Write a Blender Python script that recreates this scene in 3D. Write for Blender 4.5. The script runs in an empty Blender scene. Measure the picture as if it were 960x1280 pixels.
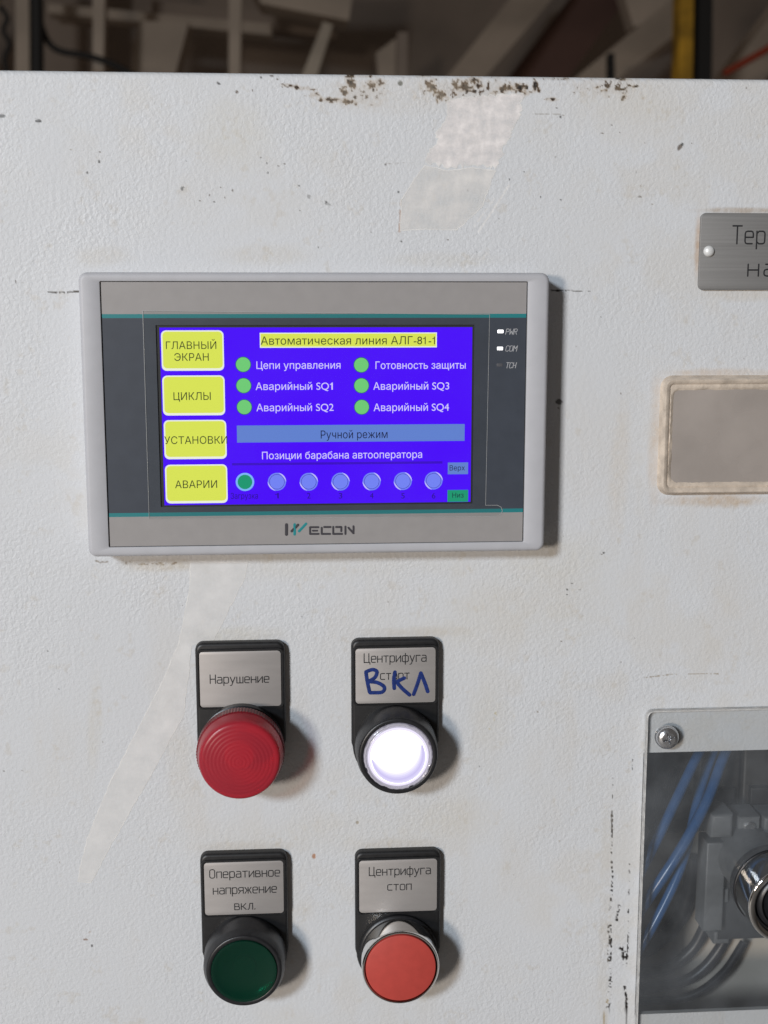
import bpy, bmesh, math, random
import numpy as np
from mathutils import Matrix, Vector
from mathutils.geometry import tessellate_polygon, delaunay_2d_cdt

S = bpy.context.scene
COL = S.collection
# ------------------------------------------------------------------ camera
# Panel coordinates: millimetres, x right, y DOWN from the touch panel's top left
# corner, z out of the cabinet door towards the viewer.
F = 1600.0                                   # focal length in pixels of a 960 x 1280 picture
RX, RY, RZ = 0.16199083616825005, -0.07108759492731645, -0.00025910309004594195
CX, CY, CD = 63.532506307123555, 9.062451841034642, 405.5713093690943
H0 = 1.30                                    # height of the touch panel's top edge above the floor


def rot(rx, ry, rz):
    cx, sx, cy, sy, cz, sz = math.cos(rx), math.sin(rx), math.cos(ry), math.sin(ry), math.cos(rz), math.sin(rz)
    return (np.array([[cz, -sz, 0], [sz, cz, 0], [0, 0, 1]]) @ np.array([[1, 0, 0], [0, cx, -sx], [0, sx, cx]])
            @ np.array([[cy, 0, sy], [0, 1, 0], [-sy, 0, cy]]))


RM = rot(RX, RY, RZ)


def W(x, y, z=0.0):
    return Vector((x / 1000.0, -z / 1000.0, H0 - y / 1000.0))


def U(u, v, z=0.0):
    """photo pixel -> panel millimetres on the plane at height z above the door"""
    d = RM.T @ np.array([(u - 480) / F, (v - 640) / F, 1.0])
    t = (CD - z) / d[2]
    return (CX + t * d[0], CY + t * d[1])


def UD(u, v, depth):
    """photo pixel -> panel millimetres (x, y, z) at a depth in mm from the camera"""
    z = CD - depth
    x, y = U(u, v, z)
    return (x, y, z)


cam = bpy.data.cameras.new("camera")
cam_o = bpy.data.objects.new("camera", cam)
COL.objects.link(cam_o)
r0, r1, r2 = [Vector((a[0], a[2], -a[1])) for a in RM]
cam_o.matrix_world = Matrix(((r0.x, -r1.x, -r2.x, 0), (r0.y, -r1.y, -r2.y, 0), (r0.z, -r1.z, -r2.z, 0), (0, 0, 0, 1)))
cam_o.location = W(CX, CY, CD)
cam.sensor_fit = 'VERTICAL'
cam.sensor_height = 36.0
cam.lens = F / 1280 * 36.0
cam.clip_start = 0.02
cam.clip_end = 100
cam.dof.use_dof = True
cam.dof.focus_distance = 0.408
cam.dof.aperture_fstop = 45.0 / 2.4
S.camera = cam_o

# ------------------------------------------------------------------ light
world = bpy.data.worlds.new("World")
S.world = world
world.use_nodes = True
bg = world.node_tree.nodes["Background"]
bg.inputs[0].default_value = (1.0, 0.84, 0.72, 1)
bg.inputs[1].default_value = 0.05

tgt = W(80, 110, 0)
# two windows on the left: cool sky light from higher up, warmer light from lower down
for nm, kdv, kcol, kw in (("high_window_light", (-0.66, -1.0, 0.42), (0.79, 0.89, 1.0), 99), ("low_window_light", (-0.66, -1.0, 0.10), (1.0, 0.87, 0.74), 71)):
    key = bpy.data.lights.new(nm, 'AREA')
    key.shape = 'RECTANGLE'
    key.size, key.size_y = 0.5, 0.45
    key.energy = kw
    key.color = kcol
    key_o = bpy.data.objects.new(nm, key)
    COL.objects.link(key_o)
    kd = Vector(kdv).normalized()
    key_o.location = tgt + kd * 4.0
    key_o.rotation_euler = kd.to_track_quat('Z', 'Y').to_euler()

S.view_settings.view_transform = 'Standard'
S.view_settings.look = 'None'
S.view_settings.exposure = 0
S.view_settings.gamma = 1
S.cycles.caustics_reflective = False
S.cycles.caustics_refractive = False

# ------------------------------------------------------------------ materials
MATS = {}


def mat(name, color=(0.5, 0.5, 0.5), rough=0.5, metal=0.0, emit=None, estr=1.0, noise=0.0, nscale=300, bump=0.0,
        bscale=900, coat=0.0, sss=0.0, sssr=(0.004, 0.001, 0.001), spec=0.5, trans=0.0, aniso=None, rvar=0.0):
    if name in MATS:
        return MATS[name]
    m = bpy.data.materials.new(name)
    m.use_nodes = True
    nt = m.node_tree
    b = nt.nodes["Principled BSDF"]
    b.inputs["Base Color"].default_value = (*color, 1)
    b.inputs["Roughness"].default_value = rough
    b.inputs["Metallic"].default_value = metal
    b.inputs["Coat Weight"].default_value = coat
    b.inputs["Specular IOR Level"].default_value = spec
    b.inputs["Transmission Weight"].default_value = trans
    if sss:
        b.inputs["Subsurface Weight"].default_value = sss
        b.inputs["Subsurface Radius"].default_value = (1, 1, 1)
        b.inputs["Subsurface Radius"].default_value = sssr
        b.inputs["Subsurface Scale"].default_value = 1.0
    if emit:
        b.inputs["Emission Color"].default_value = (*emit, 1)
        b.inputs["Emission Strength"].default_value = estr
    tc = nt.nodes.new("ShaderNodeTexCoord")
    if noise or rvar:
        mp = nt.nodes.new("ShaderNodeMapping")
        if aniso:
            mp.inputs["Scale"].default_value = aniso
        n = nt.nodes.new("ShaderNodeTexNoise")
        n.inputs["Scale"].default_value = nscale
        n.inputs["Detail"].default_value = 4
        nt.links.new(tc.outputs["Object"], mp.inputs[0])
        nt.links.new(mp.outputs[0], n.inputs["Vector"])
        if noise:
            r = nt.nodes.new("ShaderNodeMapRange")
            r.inputs[1].default_value, r.inputs[2].default_value = 0.3, 0.7
            r.inputs[3].default_value, r.inputs[4].default_value = 1 - noise, 1 + noise
            mx = nt.nodes.new("ShaderNodeMix")
            mx.data_type = 'RGBA'
            mx.blend_type = 'MULTIPLY'
            mx.inputs[0].default_value = 1
            mx.inputs[6].default_value = (*color, 1)
            nt.links.new(n.outputs[0], r.inputs[0])
            nt.links.new(r.outputs[0], mx.inputs[7])
            nt.links.new(mx.outputs[2], b.inputs["Base Color"])
        if rvar:
            r = nt.nodes.new("ShaderNodeMapRange")
            r.inputs[1].default_value, r.inputs[2].default_value = 0.3, 0.7
            r.inputs[3].default_value, r.inputs[4].default_value = max(0.02, rough - rvar), rough + rvar
            nt.links.new(n.outputs[0], r.inputs[0])
            nt.links.new(r.outputs[0], b.inputs["Roughness"])
    if bump:
        n2 = nt.nodes.new("ShaderNodeTexNoise")
        n2.inputs["Scale"].default_value = bscale
        n2.inputs["Detail"].default_value = 2
        nt.links.new(tc.outputs["Object"], n2.inputs["Vector"])
        bp = nt.nodes.new("ShaderNodeBump")
        bp.inputs["Strength"].default_value = 1.0
        bp.inputs["Distance"].default_value = bump
        nt.links.new(n2.outputs[0], bp.inputs["Height"])
        nt.links.new(bp.outputs[0], b.inputs["Normal"])
    MATS[name] = m
    return m


def srgb(r, g, b):
    return tuple((c / 255 / 12.92) if c / 255 <= 0.04045 else ((c / 255 + 0.055) / 1.055) ** 2.4 for c in (r, g, b))


def clear_mat(name, haze=0.05, hazecol=(0.8, 0.8, 0.8), gloss_rough=0.05, fres=0.9, hnoise=0.0, hscale=60, tint=(0.97, 0.98, 0.98)):
    """thin clear sheet: straight-through transparency + Fresnel gloss + a little milky haze"""
    m = bpy.data.materials.new(name)
    m.use_nodes = True
    nt = m.node_tree
    nt.nodes.clear()
    out = nt.nodes.new("ShaderNodeOutputMaterial")
    tr = nt.nodes.new("ShaderNodeBsdfTransparent")
    tr.inputs[0].default_value = (*tint, 1)
    df = nt.nodes.new("ShaderNodeBsdfDiffuse")
    df.inputs[0].default_value = (*hazecol, 1)
    gl = nt.nodes.new("ShaderNodeBsdfGlossy")
    gl.inputs["Roughness"].default_value = gloss_rough
    m1 = nt.nodes.new("ShaderNodeMixShader")
    m1.inputs[0].default_value = haze
    nt.links.new(tr.outputs[0], m1.inputs[1])
    nt.links.new(df.outputs[0], m1.inputs[2])
    if hnoise:
        tc = nt.nodes.new("ShaderNodeTexCoord")
        n = nt.nodes.new("ShaderNodeTexNoise")
        n.inputs["Scale"].default_value = hscale
        n.inputs["Detail"].default_value = 6
        r = nt.nodes.new("ShaderNodeMapRange")
        r.inputs[1].default_value, r.inputs[2].default_value = 0.3, 0.72
        r.inputs[3].default_value, r.inputs[4].default_value = max(0, haze - hnoise), haze + hnoise
        nt.links.new(tc.outputs["Object"], n.inputs["Vector"])
        nt.links.new(n.outputs[0], r.inputs[0])
        nt.links.new(r.outputs[0], m1.inputs[0])
    fr = nt.nodes.new("ShaderNodeFresnel")
    fr.inputs[0].default_value = 1.47
    mu = nt.nodes.new("ShaderNodeMath")
    mu.operation = 'MULTIPLY'
    mu.inputs[1].default_value = fres
    nt.links.new(fr.outputs[0], mu.inputs[0])
    m2 = nt.nodes.new("ShaderNodeMixShader")
    nt.links.new(mu.outputs[0], m2.inputs[0])
    nt.links.new(m1.outputs[0], m2.inputs[1])
    nt.links.new(gl.outputs[0], m2.inputs[2])
    nt.links.new(m2.outputs[0], out.inputs[0])
    MATS[name] = m
    return m


def emit_mat(name, rgb, k=1.0):
    """a lit patch of the LCD: emits, with the gloss of the glass on top"""
    c = srgb(*rgb)
    return mat(name, (0.006, 0.006, 0.008), 0.2, emit=c, estr=k, spec=0.25)


black_plastic = mat("black_plastic", (0.012, 0.012, 0.013), 0.45, noise=0.25, nscale=500, bump=0.000008, bscale=2500)
black_soft = mat("black_ring_plastic", (0.016, 0.016, 0.018), 0.36, noise=0.2, nscale=600, bump=0.00002, bscale=3000)
frame_grey = mat("frame_plastic", (0.47, 0.47, 0.495), 0.5, noise=0.03, nscale=200, bump=0.000015, bscale=2500)
foil_taupe = mat("foil_taupe", (0.325, 0.308, 0.302), 0.42, noise=0.03, nscale=250)
foil_teal = mat("foil_teal", (0.02, 0.21, 0.225), 0.4)
foil_slate = mat("foil_slate", (0.056, 0.065, 0.083), 0.36, noise=0.06, nscale=200)
dark_gap = mat("dark_gap", (0.012, 0.012, 0.012), 0.6)
steel_label = mat("brushed_label", (0.425, 0.40, 0.385), 0.48, metal=0.3, noise=0.035, nscale=160, aniso=(0.5, 1, 2), rvar=0.05)
steel_plate = mat("brushed_steel", (0.235, 0.23, 0.225), 0.45, metal=0.3, noise=0.05, nscale=400, aniso=(0.06, 1, 6), rvar=0.05)
engrave = mat("engraved_ink", (0.015, 0.015, 0.017), 0.6)
marker_ink = mat("marker_ink", (0.01, 0.03, 0.17), 0.4, noise=0.3, nscale=900)
chrome = mat("chrome", (0.78, 0.77, 0.75), 0.09, metal=1.0, rvar=0.03, nscale=300)
zinc = mat("zinc_plated", (0.70, 0.71, 0.73), 0.24, metal=0.92, rvar=0.08, nscale=900)
rivet_mat = mat("aluminium_rivet", (0.8, 0.8, 0.79), 0.4, metal=0.2)
red_rim = mat("red_lens_rim", (0.16, 0.006, 0.012), 0.4, noise=0.1, nscale=150)
red_lens = mat("red_lens", (0.34, 0.008, 0.016), 0.3, sss=0.5, sssr=(0.004, 0.0006, 0.0006), coat=0.25, noise=0.12, nscale=150)
green_lens = mat("green_lens", (0.004, 0.05, 0.032), 0.22, sss=0.25, sssr=(0.0005, 0.002, 0.001), coat=0.3, noise=0.2, nscale=120)
red_shell = clear_mat("red_lens_shell", haze=0.45, hazecol=(0.72, 0.05, 0.08), gloss_rough=0.3, fres=0.8, tint=(0.9, 0.06, 0.085))
green_shell = clear_mat("green_lens_shell", haze=0.3, hazecol=(0.006, 0.085, 0.05), gloss_rough=0.2, fres=0.8, tint=(0.03, 0.36, 0.24))
red_cap = mat("red_cap", (0.50, 0.062, 0.048), 0.5, noise=0.05, nscale=350, bump=0.00001, bscale=2500)
beige_seal = mat("beige_seal", (0.57, 0.485, 0.40), 0.5, noise=0.2, nscale=260, bump=0.00025, bscale=500)
pane_grey = mat("blank_pane", (0.37, 0.328, 0.298), 0.3, noise=0.12, nscale=45, coat=0.3, rvar=0.12)
wire_blue = mat("blue_wire", (0.026, 0.088, 0.225), 0.28, noise=0.1)
wire_black = mat("black_wire", (0.012, 0.012, 0.016), 0.4)
grey_block = mat("grey_block", (0.12, 0.126, 0.132), 0.45, noise=0.1)
plate_int = mat("galvanised_plate", (0.46, 0.415, 0.355), 0.5, noise=0.15, nscale=25)
interior = mat("cabinet_inside", (0.42, 0.42, 0.41), 0.5, noise=0.06, nscale=20)
white_led = mat("led_white", (0.9, 0.9, 0.9), 0.4, emit=(1, 0.98, 1), estr=1.6)
led_off = mat("led_off", (0.10, 0.10, 0.11), 0.3)
silk = mat("silkscreen", (0.42, 0.42, 0.44), 0.5)
logo_dark = mat("logo_dark", (0.045, 0.042, 0.05), 0.5)
logo_teal = mat("logo_teal", (0.01, 0.24, 0.26), 0.45)

# ------------------------------------------------------------------ mesh helpers


class MB:
    """collects lofts; build() links them as ONE mesh object"""

    def __init__(self):
        self.v, self.f, self.m = [], [], []
        self.mats = []

    def mi(self, m):
        if m not in self.mats:
            self.mats.append(m)
        return self.mats.index(m)

    def loft(self, rings, m, cap0=False, cap1=False, closed=True):
        k = self.mi(m)
        base = len(self.v)
        n = len(rings[0])
        for r in rings:
            self.v += [tuple(map(float, p)) for p in r]
        for i in range(len(rings) - 1):
            a, b = base + i * n, base + (i + 1) * n
            for j in range(n if closed else n - 1):
                jj = (j + 1) % n
                self.f.append((a + j, a + jj, b + jj, b + j))
                self.m.append(k)
        if cap0:
            self.f.append(tuple(base + j for j in reversed(range(n))))
            self.m.append(k)
        if cap1:
            b = base + (len(rings) - 1) * n
            self.f.append(tuple(b + j for j in range(n)))
            self.m.append(k)
        return self

    def poly(self, pts, m):
        k = self.mi(m)
        base = len(self.v)
        self.v += [tuple(map(float, p)) for p in pts]
        self.f.append(tuple(range(base, base + len(pts))))
        self.m.append(k)

    def rect(self, x0, y0, x1, y1, z, m):
        self.poly([(x0, y0, z), (x1, y0, z), (x1, y1, z), (x0, y1, z)], m)

    def box(self, x0, y0, z0, x1, y1, z1, m, b=0.0, r=0.0):
        o = rrect(x0, y0, x1, y1, r) if r else [(x0, y0), (x1, y0), (x1, y1), (x0, y1)]
        self.prism(o, z0, z1, m, b)

    def prism(self, o, z0, z1, m, b=0.0, nb=3, cap0=True):
        rings = [[(x, y, z0) for x, y in o]]
        if b:
            for i in range(nb + 1):
                a = i / nb * math.pi / 2
                q = inset(o, b * (1 - math.cos(a)))
                rings.append([(x, y, z1 - b + b * math.sin(a)) for x, y in q])
        else:
            rings.append([(x, y, z1) for x, y in o])
        self.loft(rings, m, cap0, True)

    def lathe(self, prof, cx, cy, m, n=96, cap0=False, cap1=True, mod=None, sx=0.0, sy=0.0):
        """prof: list of (r, z); mod(angle, i) scales r"""
        rings = []
        for i, (r, z) in enumerate(prof):
            ring = []
            for j in range(n):
                a = 2 * math.pi * j / n
                rr = r * (mod(a, i) if mod else 1)
                ring.append((cx + rr * math.cos(a), cy + rr * math.sin(a), z))
            rings.append(ring)
        self.loft(rings, m, cap0, cap1)

    def add_mesh(self, verts, faces, m):
        k = self.mi(m)
        base = len(self.v)
        self.v += [tuple(map(float, p)) for p in verts]
        for f in faces:
            self.f.append(tuple(base + i for i in f))
            self.m.append(k)

    def build(self, name, parent=None, smooth=35, loc=None):
        """loc: panel mm of the origin when top level; children share their thing's origin"""
        me = bpy.data.meshes.new(name)
        o = bpy.data.objects.new(name, me)
        COL.objects.link(o)
        org = Vector((0, 0, 0))
        if parent is not None:
            o.parent = parent
            org = Vector(parent["_org"])
        elif loc is not None:
            org = W(*loc)
            o.location = org
        o["_org"] = tuple(org)
        fs, ms = [], []
        for f, k in zip(self.f, self.m):           # cut large faces into triangles at millimetre scale
            if len(f) > 4:
                for t in tessellate_polygon([[Vector(self.v[i]) for i in f]]):
                    fs.append(tuple(f[i] for i in t))
                    ms.append(k)
            else:
                fs.append(f)
                ms.append(k)
        me.from_pydata([tuple(W(*p) - org) for p in self.v], [], fs)
        for m in self.mats:
            me.materials.append(m)
        me.polygons.foreach_set("material_index", ms)
        bm = bmesh.new()
        bm.from_mesh(me)
        bmesh.ops.recalc_face_normals(bm, faces=bm.faces)
        bm.to_mesh(me)
        bm.free()
        if smooth:
            me.shade_smooth()
            me.set_sharp_from_angle(angle=math.radians(smooth))
        me.update()
        return o


def rrect(x0, y0, x1, y1, r, n=6):
    o = []
    for cx, cy, a0 in ((x1 - r, y0 + r, -90), (x1 - r, y1 - r, 0), (x0 + r, y1 - r, 90), (x0 + r, y0 + r, 180)):
        for i in range(n + 1):
            a = math.radians(a0 + 90 * i / n)
            o.append((cx + r * math.cos(a), cy + r * math.sin(a)))
    return o


def inset(o, d):
    """inset a convex outline by d (negative grows it)"""
    n = len(o)
    area = sum(o[i][0] * o[(i + 1) % n][1] - o[(i + 1) % n][0] * o[i][1] for i in range(n))
    s = 1 if area > 0 else -1
    res = []
    for i in range(n):
        p, a, b = o[i], o[i - 1], o[(i + 1) % n]
        e1 = Vector((p[0] - a[0], p[1] - a[1]))
        e2 = Vector((b[0] - p[0], b[1] - p[1]))
        n1 = Vector((-e1.y, e1.x)).normalized() * s
        n2 = Vector((-e2.y, e2.x)).normalized() * s
        nn = n1 + n2
        if nn.length < 1e-6:
            nn = n1
        nn.normalize()
        c = max(0.3, nn.dot(n1))
        res.append((p[0] + nn.x * d / c, p[1] + nn.y * d / c))
    return res


def densify(o, ref, step=0.8):
    out = []
    for i in range(len(o)):
        a, b = o[i], o[(i + 1) % len(o)]
        c, d = ref[i], ref[(i + 1) % len(ref)]
        k = max(1, int(round(math.hypot(d[0] - c[0], d[1] - c[1]) / step)))
        out += [(a[0] + (b[0] - a[0]) * j / k, a[1] + (b[1] - a[1]) * j / k) for j in range(k)]
    return out


def z_of(o, z):
    return [(x, y, z) for x, y in o]


def thing(name, label, cat, loc, group=None):
    o = bpy.data.objects.new(name, None)
    COL.objects.link(o)
    o.empty_display_size = 0.01
    o.location = W(*loc)
    o["_org"] = tuple(W(*loc))
    tag(o, label, cat, group)
    return o


def tag(o, label, cat, group=None, kind=None):
    if label:
        o["label"] = label
    if cat:
        o["category"] = cat
    if group:
        o["group"] = group
    if kind:
        o["kind"] = kind
    return o


def curve_mesh(paths, r, zflat=1.0, res=2, closed=False):
    """round strokes of radius r (mm) along 3-D polylines in panel mm; returns verts, faces"""
    c = bpy.data.curves.new("stroke", 'CURVE')
    c.dimensions = '3D'
    c.bevel_depth = r
    c.bevel_resolution = res
    c.use_fill_caps = True
    for p in paths:
        s = c.splines.new('POLY')
        s.points.add(len(p) - 1)
        for i, q in enumerate(p):
            s.points[i].co = (q[0], q[1], q[2] if len(q) > 2 else 0, 1)
        s.use_cyclic_u = closed
    o = bpy.data.objects.new("stroke", c)
    me = bpy.data.meshes.new_from_object(o)
    v = [tuple(q.co) for q in me.vertices]
    f = [tuple(q.vertices) for q in me.polygons]
    bpy.data.objects.remove(o)
    bpy.data.curves.remove(c)
    bpy.data.meshes.remove(me)
    if zflat != 1.0:
        v = [(x, y, z * zflat) for x, y, z in v]
    return v, f


def strokes(mb, paths, r, z, m, thick=0.03):
    """flat marks: strokes squashed to a thickness lying on the plane z"""
    parts = []
    for p in paths:                                 # break a stroke at sharp corners
        cur = [p[0]]
        for i in range(1, len(p)):
            cur.append(p[i])
            if i < len(p) - 1:
                a = Vector((p[i][0] - p[i - 1][0], p[i][1] - p[i - 1][1]))
                b_ = Vector((p[i + 1][0] - p[i][0], p[i + 1][1] - p[i][1]))
                if a.length > 1e-6 and b_.length > 1e-6 and a.angle(b_) > math.radians(65):
                    parts.append(cur)
                    cur = [p[i]]
        parts.append(cur)
    for k, p in enumerate(parts):
        v, f = curve_mesh([[(q[0], q[1], 0) for q in p]], r, thick / r, 1)
        # round ends
        dz = z + 0.0012 * k
        mb.add_mesh([(a, b, c + dz) for a, b, c in v], f, m)
        for q in (p[0], p[-1]):
            n = 8
            mb.loft([[(q[0] + r * math.cos(a * 2 * math.pi / n), q[1] + r * math.sin(a * 2 * math.pi / n), z - thick * 0.3) for a in range(n)],
                     [(q[0] + r * math.cos(a * 2 * math.pi / n), q[1] + r * math.sin(a * 2 * math.pi / n), dz + thick * 0.6) for a in range(n)],
                     [(q[0] + .5 * r * math.cos(a * 2 * math.pi / n), q[1] + .5 * r * math.sin(a * 2 * math.pi / n), dz + thick * 0.95) for a in range(n)]], m, False, True)


def smooth_path(p, n=6):
    """Catmull-Rom through points"""
    p = [np.array(q, float) for q in p]
    q = [2 * p[0] - p[1]] + p + [2 * p[-1] - p[-2]]
    out = []
    for i in range(1, len(q) - 2):
        for k in range(n):
            t = k / n
            a, b, c, d = q[i - 1], q[i], q[i + 1], q[i + 2]
            out.append(tuple(0.5 * (2 * b + (c - a) * t + (2 * a - 5 * b + 4 * c - d) * t * t + (3 * b - a - 3 * c + d) * t ** 3)))
    out.append(tuple(p[-1]))
    return out


# ------------------------------------------------------------------ engraver's single-stroke alphabet
def stad(x0, x1, y0, y1, c=0.13):
    pts = []
    for cx, cy, a0 in ((x1 - c, y1 - c, 90), (x1 - c, y0 + c, 0), (x0 + c, y0 + c, -90), (x0 + c, y1 - c, -180)):
        for i in range(4):
            a = math.radians(a0 - 30 * i)
            pts.append((cx + c * math.cos(a), cy + c * math.sin(a)))
    return pts + [pts[0]]


_x = 0.70
GLY = {
    'Н': (.5, [[(0, 0), (0, 1)], [(.5, 0), (.5, 1)], [(0, .5), (.5, .5)]]),
    'Ц': (.55, [[(0, 1), (0, .0), (.47, .0), (.47, 1)], [(.47, 0), (.57, 0), (.57, -.2)]]),
    'О': (.5, [stad(0, .48, 0, 1, .2)]),
    'Т': (.5, [[(0, 1), (.5, 1)], [(.25, 1), (.25, 0)]]),
    'а': (.45, [[(.06, _x), (.33, _x), (.42, .64), (.45, .55), (.45, 0)], [(.45, .4), (.12, .4), (.03, .36), (0, .28), (0, .12), (.03, .04), (.12, 0), (.3, 0), (.45, .1)]]),
    'р': (.45, [[(0, -.28), (0, _x)], [(0, .57), (.12, _x), (.33, _x), (.42, .66), (.45, .56), (.45, .14), (.42, .04), (.33, 0), (.12, 0), (0, .12)]]),
    'у': (.45, [[(0, _x), (.22, .04)], [(.45, _x), (.22, .02), (.14, -.22), (.08, -.28), (0, -.28)]]),
    'ш': (.58, [[(0, _x), (0, 0), (.58, 0), (.58, _x)], [(.29, 0), (.29, _x)]]),
    'е': (.45, [[(0, .36), (.45, .36), (.45, .55), (.42, .66), (.33, _x), (.12, _x), (.03, .66), (0, .56), (0, .14), (.03, .04), (.12, 0), (.4, 0)]]),
    'н': (.45, [[(0, 0), (0, _x)], [(.45, 0), (.45, _x)], [(0, .36), (.45, .36)]]),
    'и': (.45, [[(0, _x), (0, 0), (.45, _x), (.45, 0)]]),
    'т': (.45, [[(0, _x), (.45, _x)], [(.225, _x), (.225, 0)]]),
    'ф': (.6, [[(.3, .95), (.3, -.28)], stad(0, .6, 0, _x, .15)]),
    'г': (.38, [[(0, 0), (0, _x), (.4, _x)]]),
    'с': (.42, [[(.42, _x), (.12, _x), (.03, .66), (0, .56), (0, .14), (.03, .04), (.12, 0), (.42, 0)]]),
    'о': (.45, [stad(0, .45, 0, _x, .14)]),
    'п': (.45, [[(0, 0), (0, _x), (.45, _x), (.45, 0)]]),
    'в': (.45, [[(0, 0), (0, _x), (.32, _x), (.4, .64), (.4, .44), (.32, .37), (0, .37)], [(.32, .37), (.42, .33), (.45, .25), (.45, .1), (.42, .03), (.34, 0), (0, 0)]]),
    'я': (.45, [[(.45, 0), (.45, _x), (.12, _x), (.03, .66), (0, .58), (0, .45), (.03, .36), (.12, .32), (.45, .32)], [(.2, .32), (0, 0)]]),
    'ж': (.6, [[(.3, 0), (.3, _x)], [(0, _x), (.2, .36), (0, 0)], [(.6, _x), (.4, .36), (.6, 0)], [(.2, .36), (.4, .36)]]),
    'к': (.44, [[(0, 0), (0, _x)], [(.42, _x), (.14, .36), (0, .36)], [(.14, .36), (.45, 0)]]),
    'л': (.45, [[(0, 0), (.07, .02), (.12, .1), (.2, _x), (.45, _x), (.45, 0)]]),
    '.': (.08, [[(0.02, 0), (.05, .05)]]),
    ' ': (.3, []),
    'P': (.5, [[(0, 0), (0, 1), (.35, 1), (.48, .9), (.48, .6), (.35, .5), (0, .5)]]),
    'W': (.55, [[(0, 1), (.05, 0), (.27, .6), (.5, 0), (.55, 1)]]),
    'R': (.5, [[(0, 0), (0, 1), (.35, 1), (.48, .9), (.48, .62), (.35, .52), (0, .52)], [(.25, .52), (.5, 0)]]),
    'C': (.5, [[(.5, .85), (.38, 1), (.12, 1), (0, .85), (0, .15), (.12, 0), (.38, 0), (.5, .15)]]),
    'O': (.5, [stad(0, .5, 0, 1, .15)]),
    'M': (.55, [[(0, 0), (0, 1), (.27, .45), (.55, 1), (.55, 0)]]),
    'T': (.5, [[(0, 1), (.5, 1)], [(.25, 1), (.25, 0)]]),
    'H': (.5, [[(0, 0), (0, 1)], [(.5, 0), (.5, 1)], [(0, .5), (.5, .5)]]),
}


def engraved(mb, text, x0, x1, ybase, cap, z, m, r, slant=0.0, gap=0.17, rotz=0.0):
    w = sum(GLY[c][0] for c in text) + gap * (len(text) - 1)
    k = (x1 - x0) / w
    x = 0.0
    paths = []
    for c in text:
        gw, ps = GLY[c]
        for p in ps:
            q = []
            for a, b in p:
                px, py = (x + a) * k + slant * b * cap, -b * cap
                q.append((x0 + px - rotz * py, ybase + py + rotz * px))
            paths.append(q)
        x += gw + gap
    strokes(mb, paths, r, z, m, 0.03)


# ------------------------------------------------------------------ noise for painted dirt
def vnoise(x, y, seed):
    rs = np.random.RandomState(seed)
    g = rs.rand(256, 256)
    xi, yi = np.floor(x).astype(int), np.floor(y).astype(int)
    fx, fy = x - xi, y - yi
    fx, fy = fx * fx * (3 - 2 * fx), fy * fy * (3 - 2 * fy)
    a, b = g[xi & 255, yi & 255], g[(xi + 1) & 255, yi & 255]
    c, d = g[xi & 255, (yi + 1) & 255], g[(xi + 1) & 255, (yi + 1) & 255]
    return (a * (1 - fx) + b * fx) * (1 - fy) + (c * (1 - fx) + d * fx) * fy


def fbm(x, y, sc, seed, oct=4):
    s, a, t = 0, 1, 0
    for k in range(oct):
        s = s + a * vnoise(x / sc * 2 ** k, y / sc * 2 ** k, seed + k)
        t += a
        a *= 0.55
    return s / t


def sstep(a, b, x):
    t = np.clip((x - a) / (b - a), 0, 1)
    return t * t * (3 - 2 * t)


# ------------------------------------------------------------------ SETTING: floor and hall ceiling
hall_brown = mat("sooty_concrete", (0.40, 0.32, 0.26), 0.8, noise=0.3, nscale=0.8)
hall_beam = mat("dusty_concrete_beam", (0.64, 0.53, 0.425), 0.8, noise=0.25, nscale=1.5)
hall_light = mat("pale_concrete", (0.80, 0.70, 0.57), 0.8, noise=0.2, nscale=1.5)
hall_dark_brown = mat("dark_brown_slab", (0.17, 0.095, 0.075), 0.8, noise=0.3, nscale=1.2)  # dark brown slab between the diagonal beams
hall_dark = mat("dark_steel", (0.02, 0.018, 0.016), 0.6)
yellow_paint = mat("yellow_paint", (0.56, 0.30, 0.02), 0.6, noise=0.65, nscale=6)
red_paint = mat("red_pipe_paint", (0.45, 0.07, 0.03), 0.5, noise=0.2)
floor_m = mat("concrete_floor", (0.28, 0.26, 0.24), 0.8, noise=0.2, nscale=2)

mb = MB()
mb.box(-9000, 1300, -16000, 9000, 1400, 6000, floor_m)
fl = mb.build("floor", smooth=0, loc=(0, 1300, 0))
tag(fl, None, None, kind='structure')

DW = 11000.0
mb = MB()
x0, y0, z0 = UD(-700, -260, DW)
x1, y1, _ = UD(1700, 700, DW)
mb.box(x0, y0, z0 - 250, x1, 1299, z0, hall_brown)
o = mb.build("hall_wall", smooth=0, loc=((x0 + x1) / 2, 1299, z0))
tag(o, "dark brown sooty far wall of the hall above the cabinet", "wall")


def quad_beam(name, label, cat, px, d0, d1, thick, m, group=None):
    """a straight hall member whose near face joins pixel pairs; px = two end pairs ((u,v),(u,v)) at depths d0, d1; real thickness behind"""
    (a, b), (c, d) = px
    P = [UD(*a, d0), UD(*b, d0), UD(*d, d1), UD(*c, d1)]
    m_ = MB()
    back = [(x, y, z - thick) for x, y, z in P]
    m_.loft([back, P], m, True, True)
    cx = [sum(p[i] for p in P) / 4 for i in range(3)]
    o = m_.build(name, smooth=0, loc=cx)
    tag(o, label, cat, group)
    return o


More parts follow.
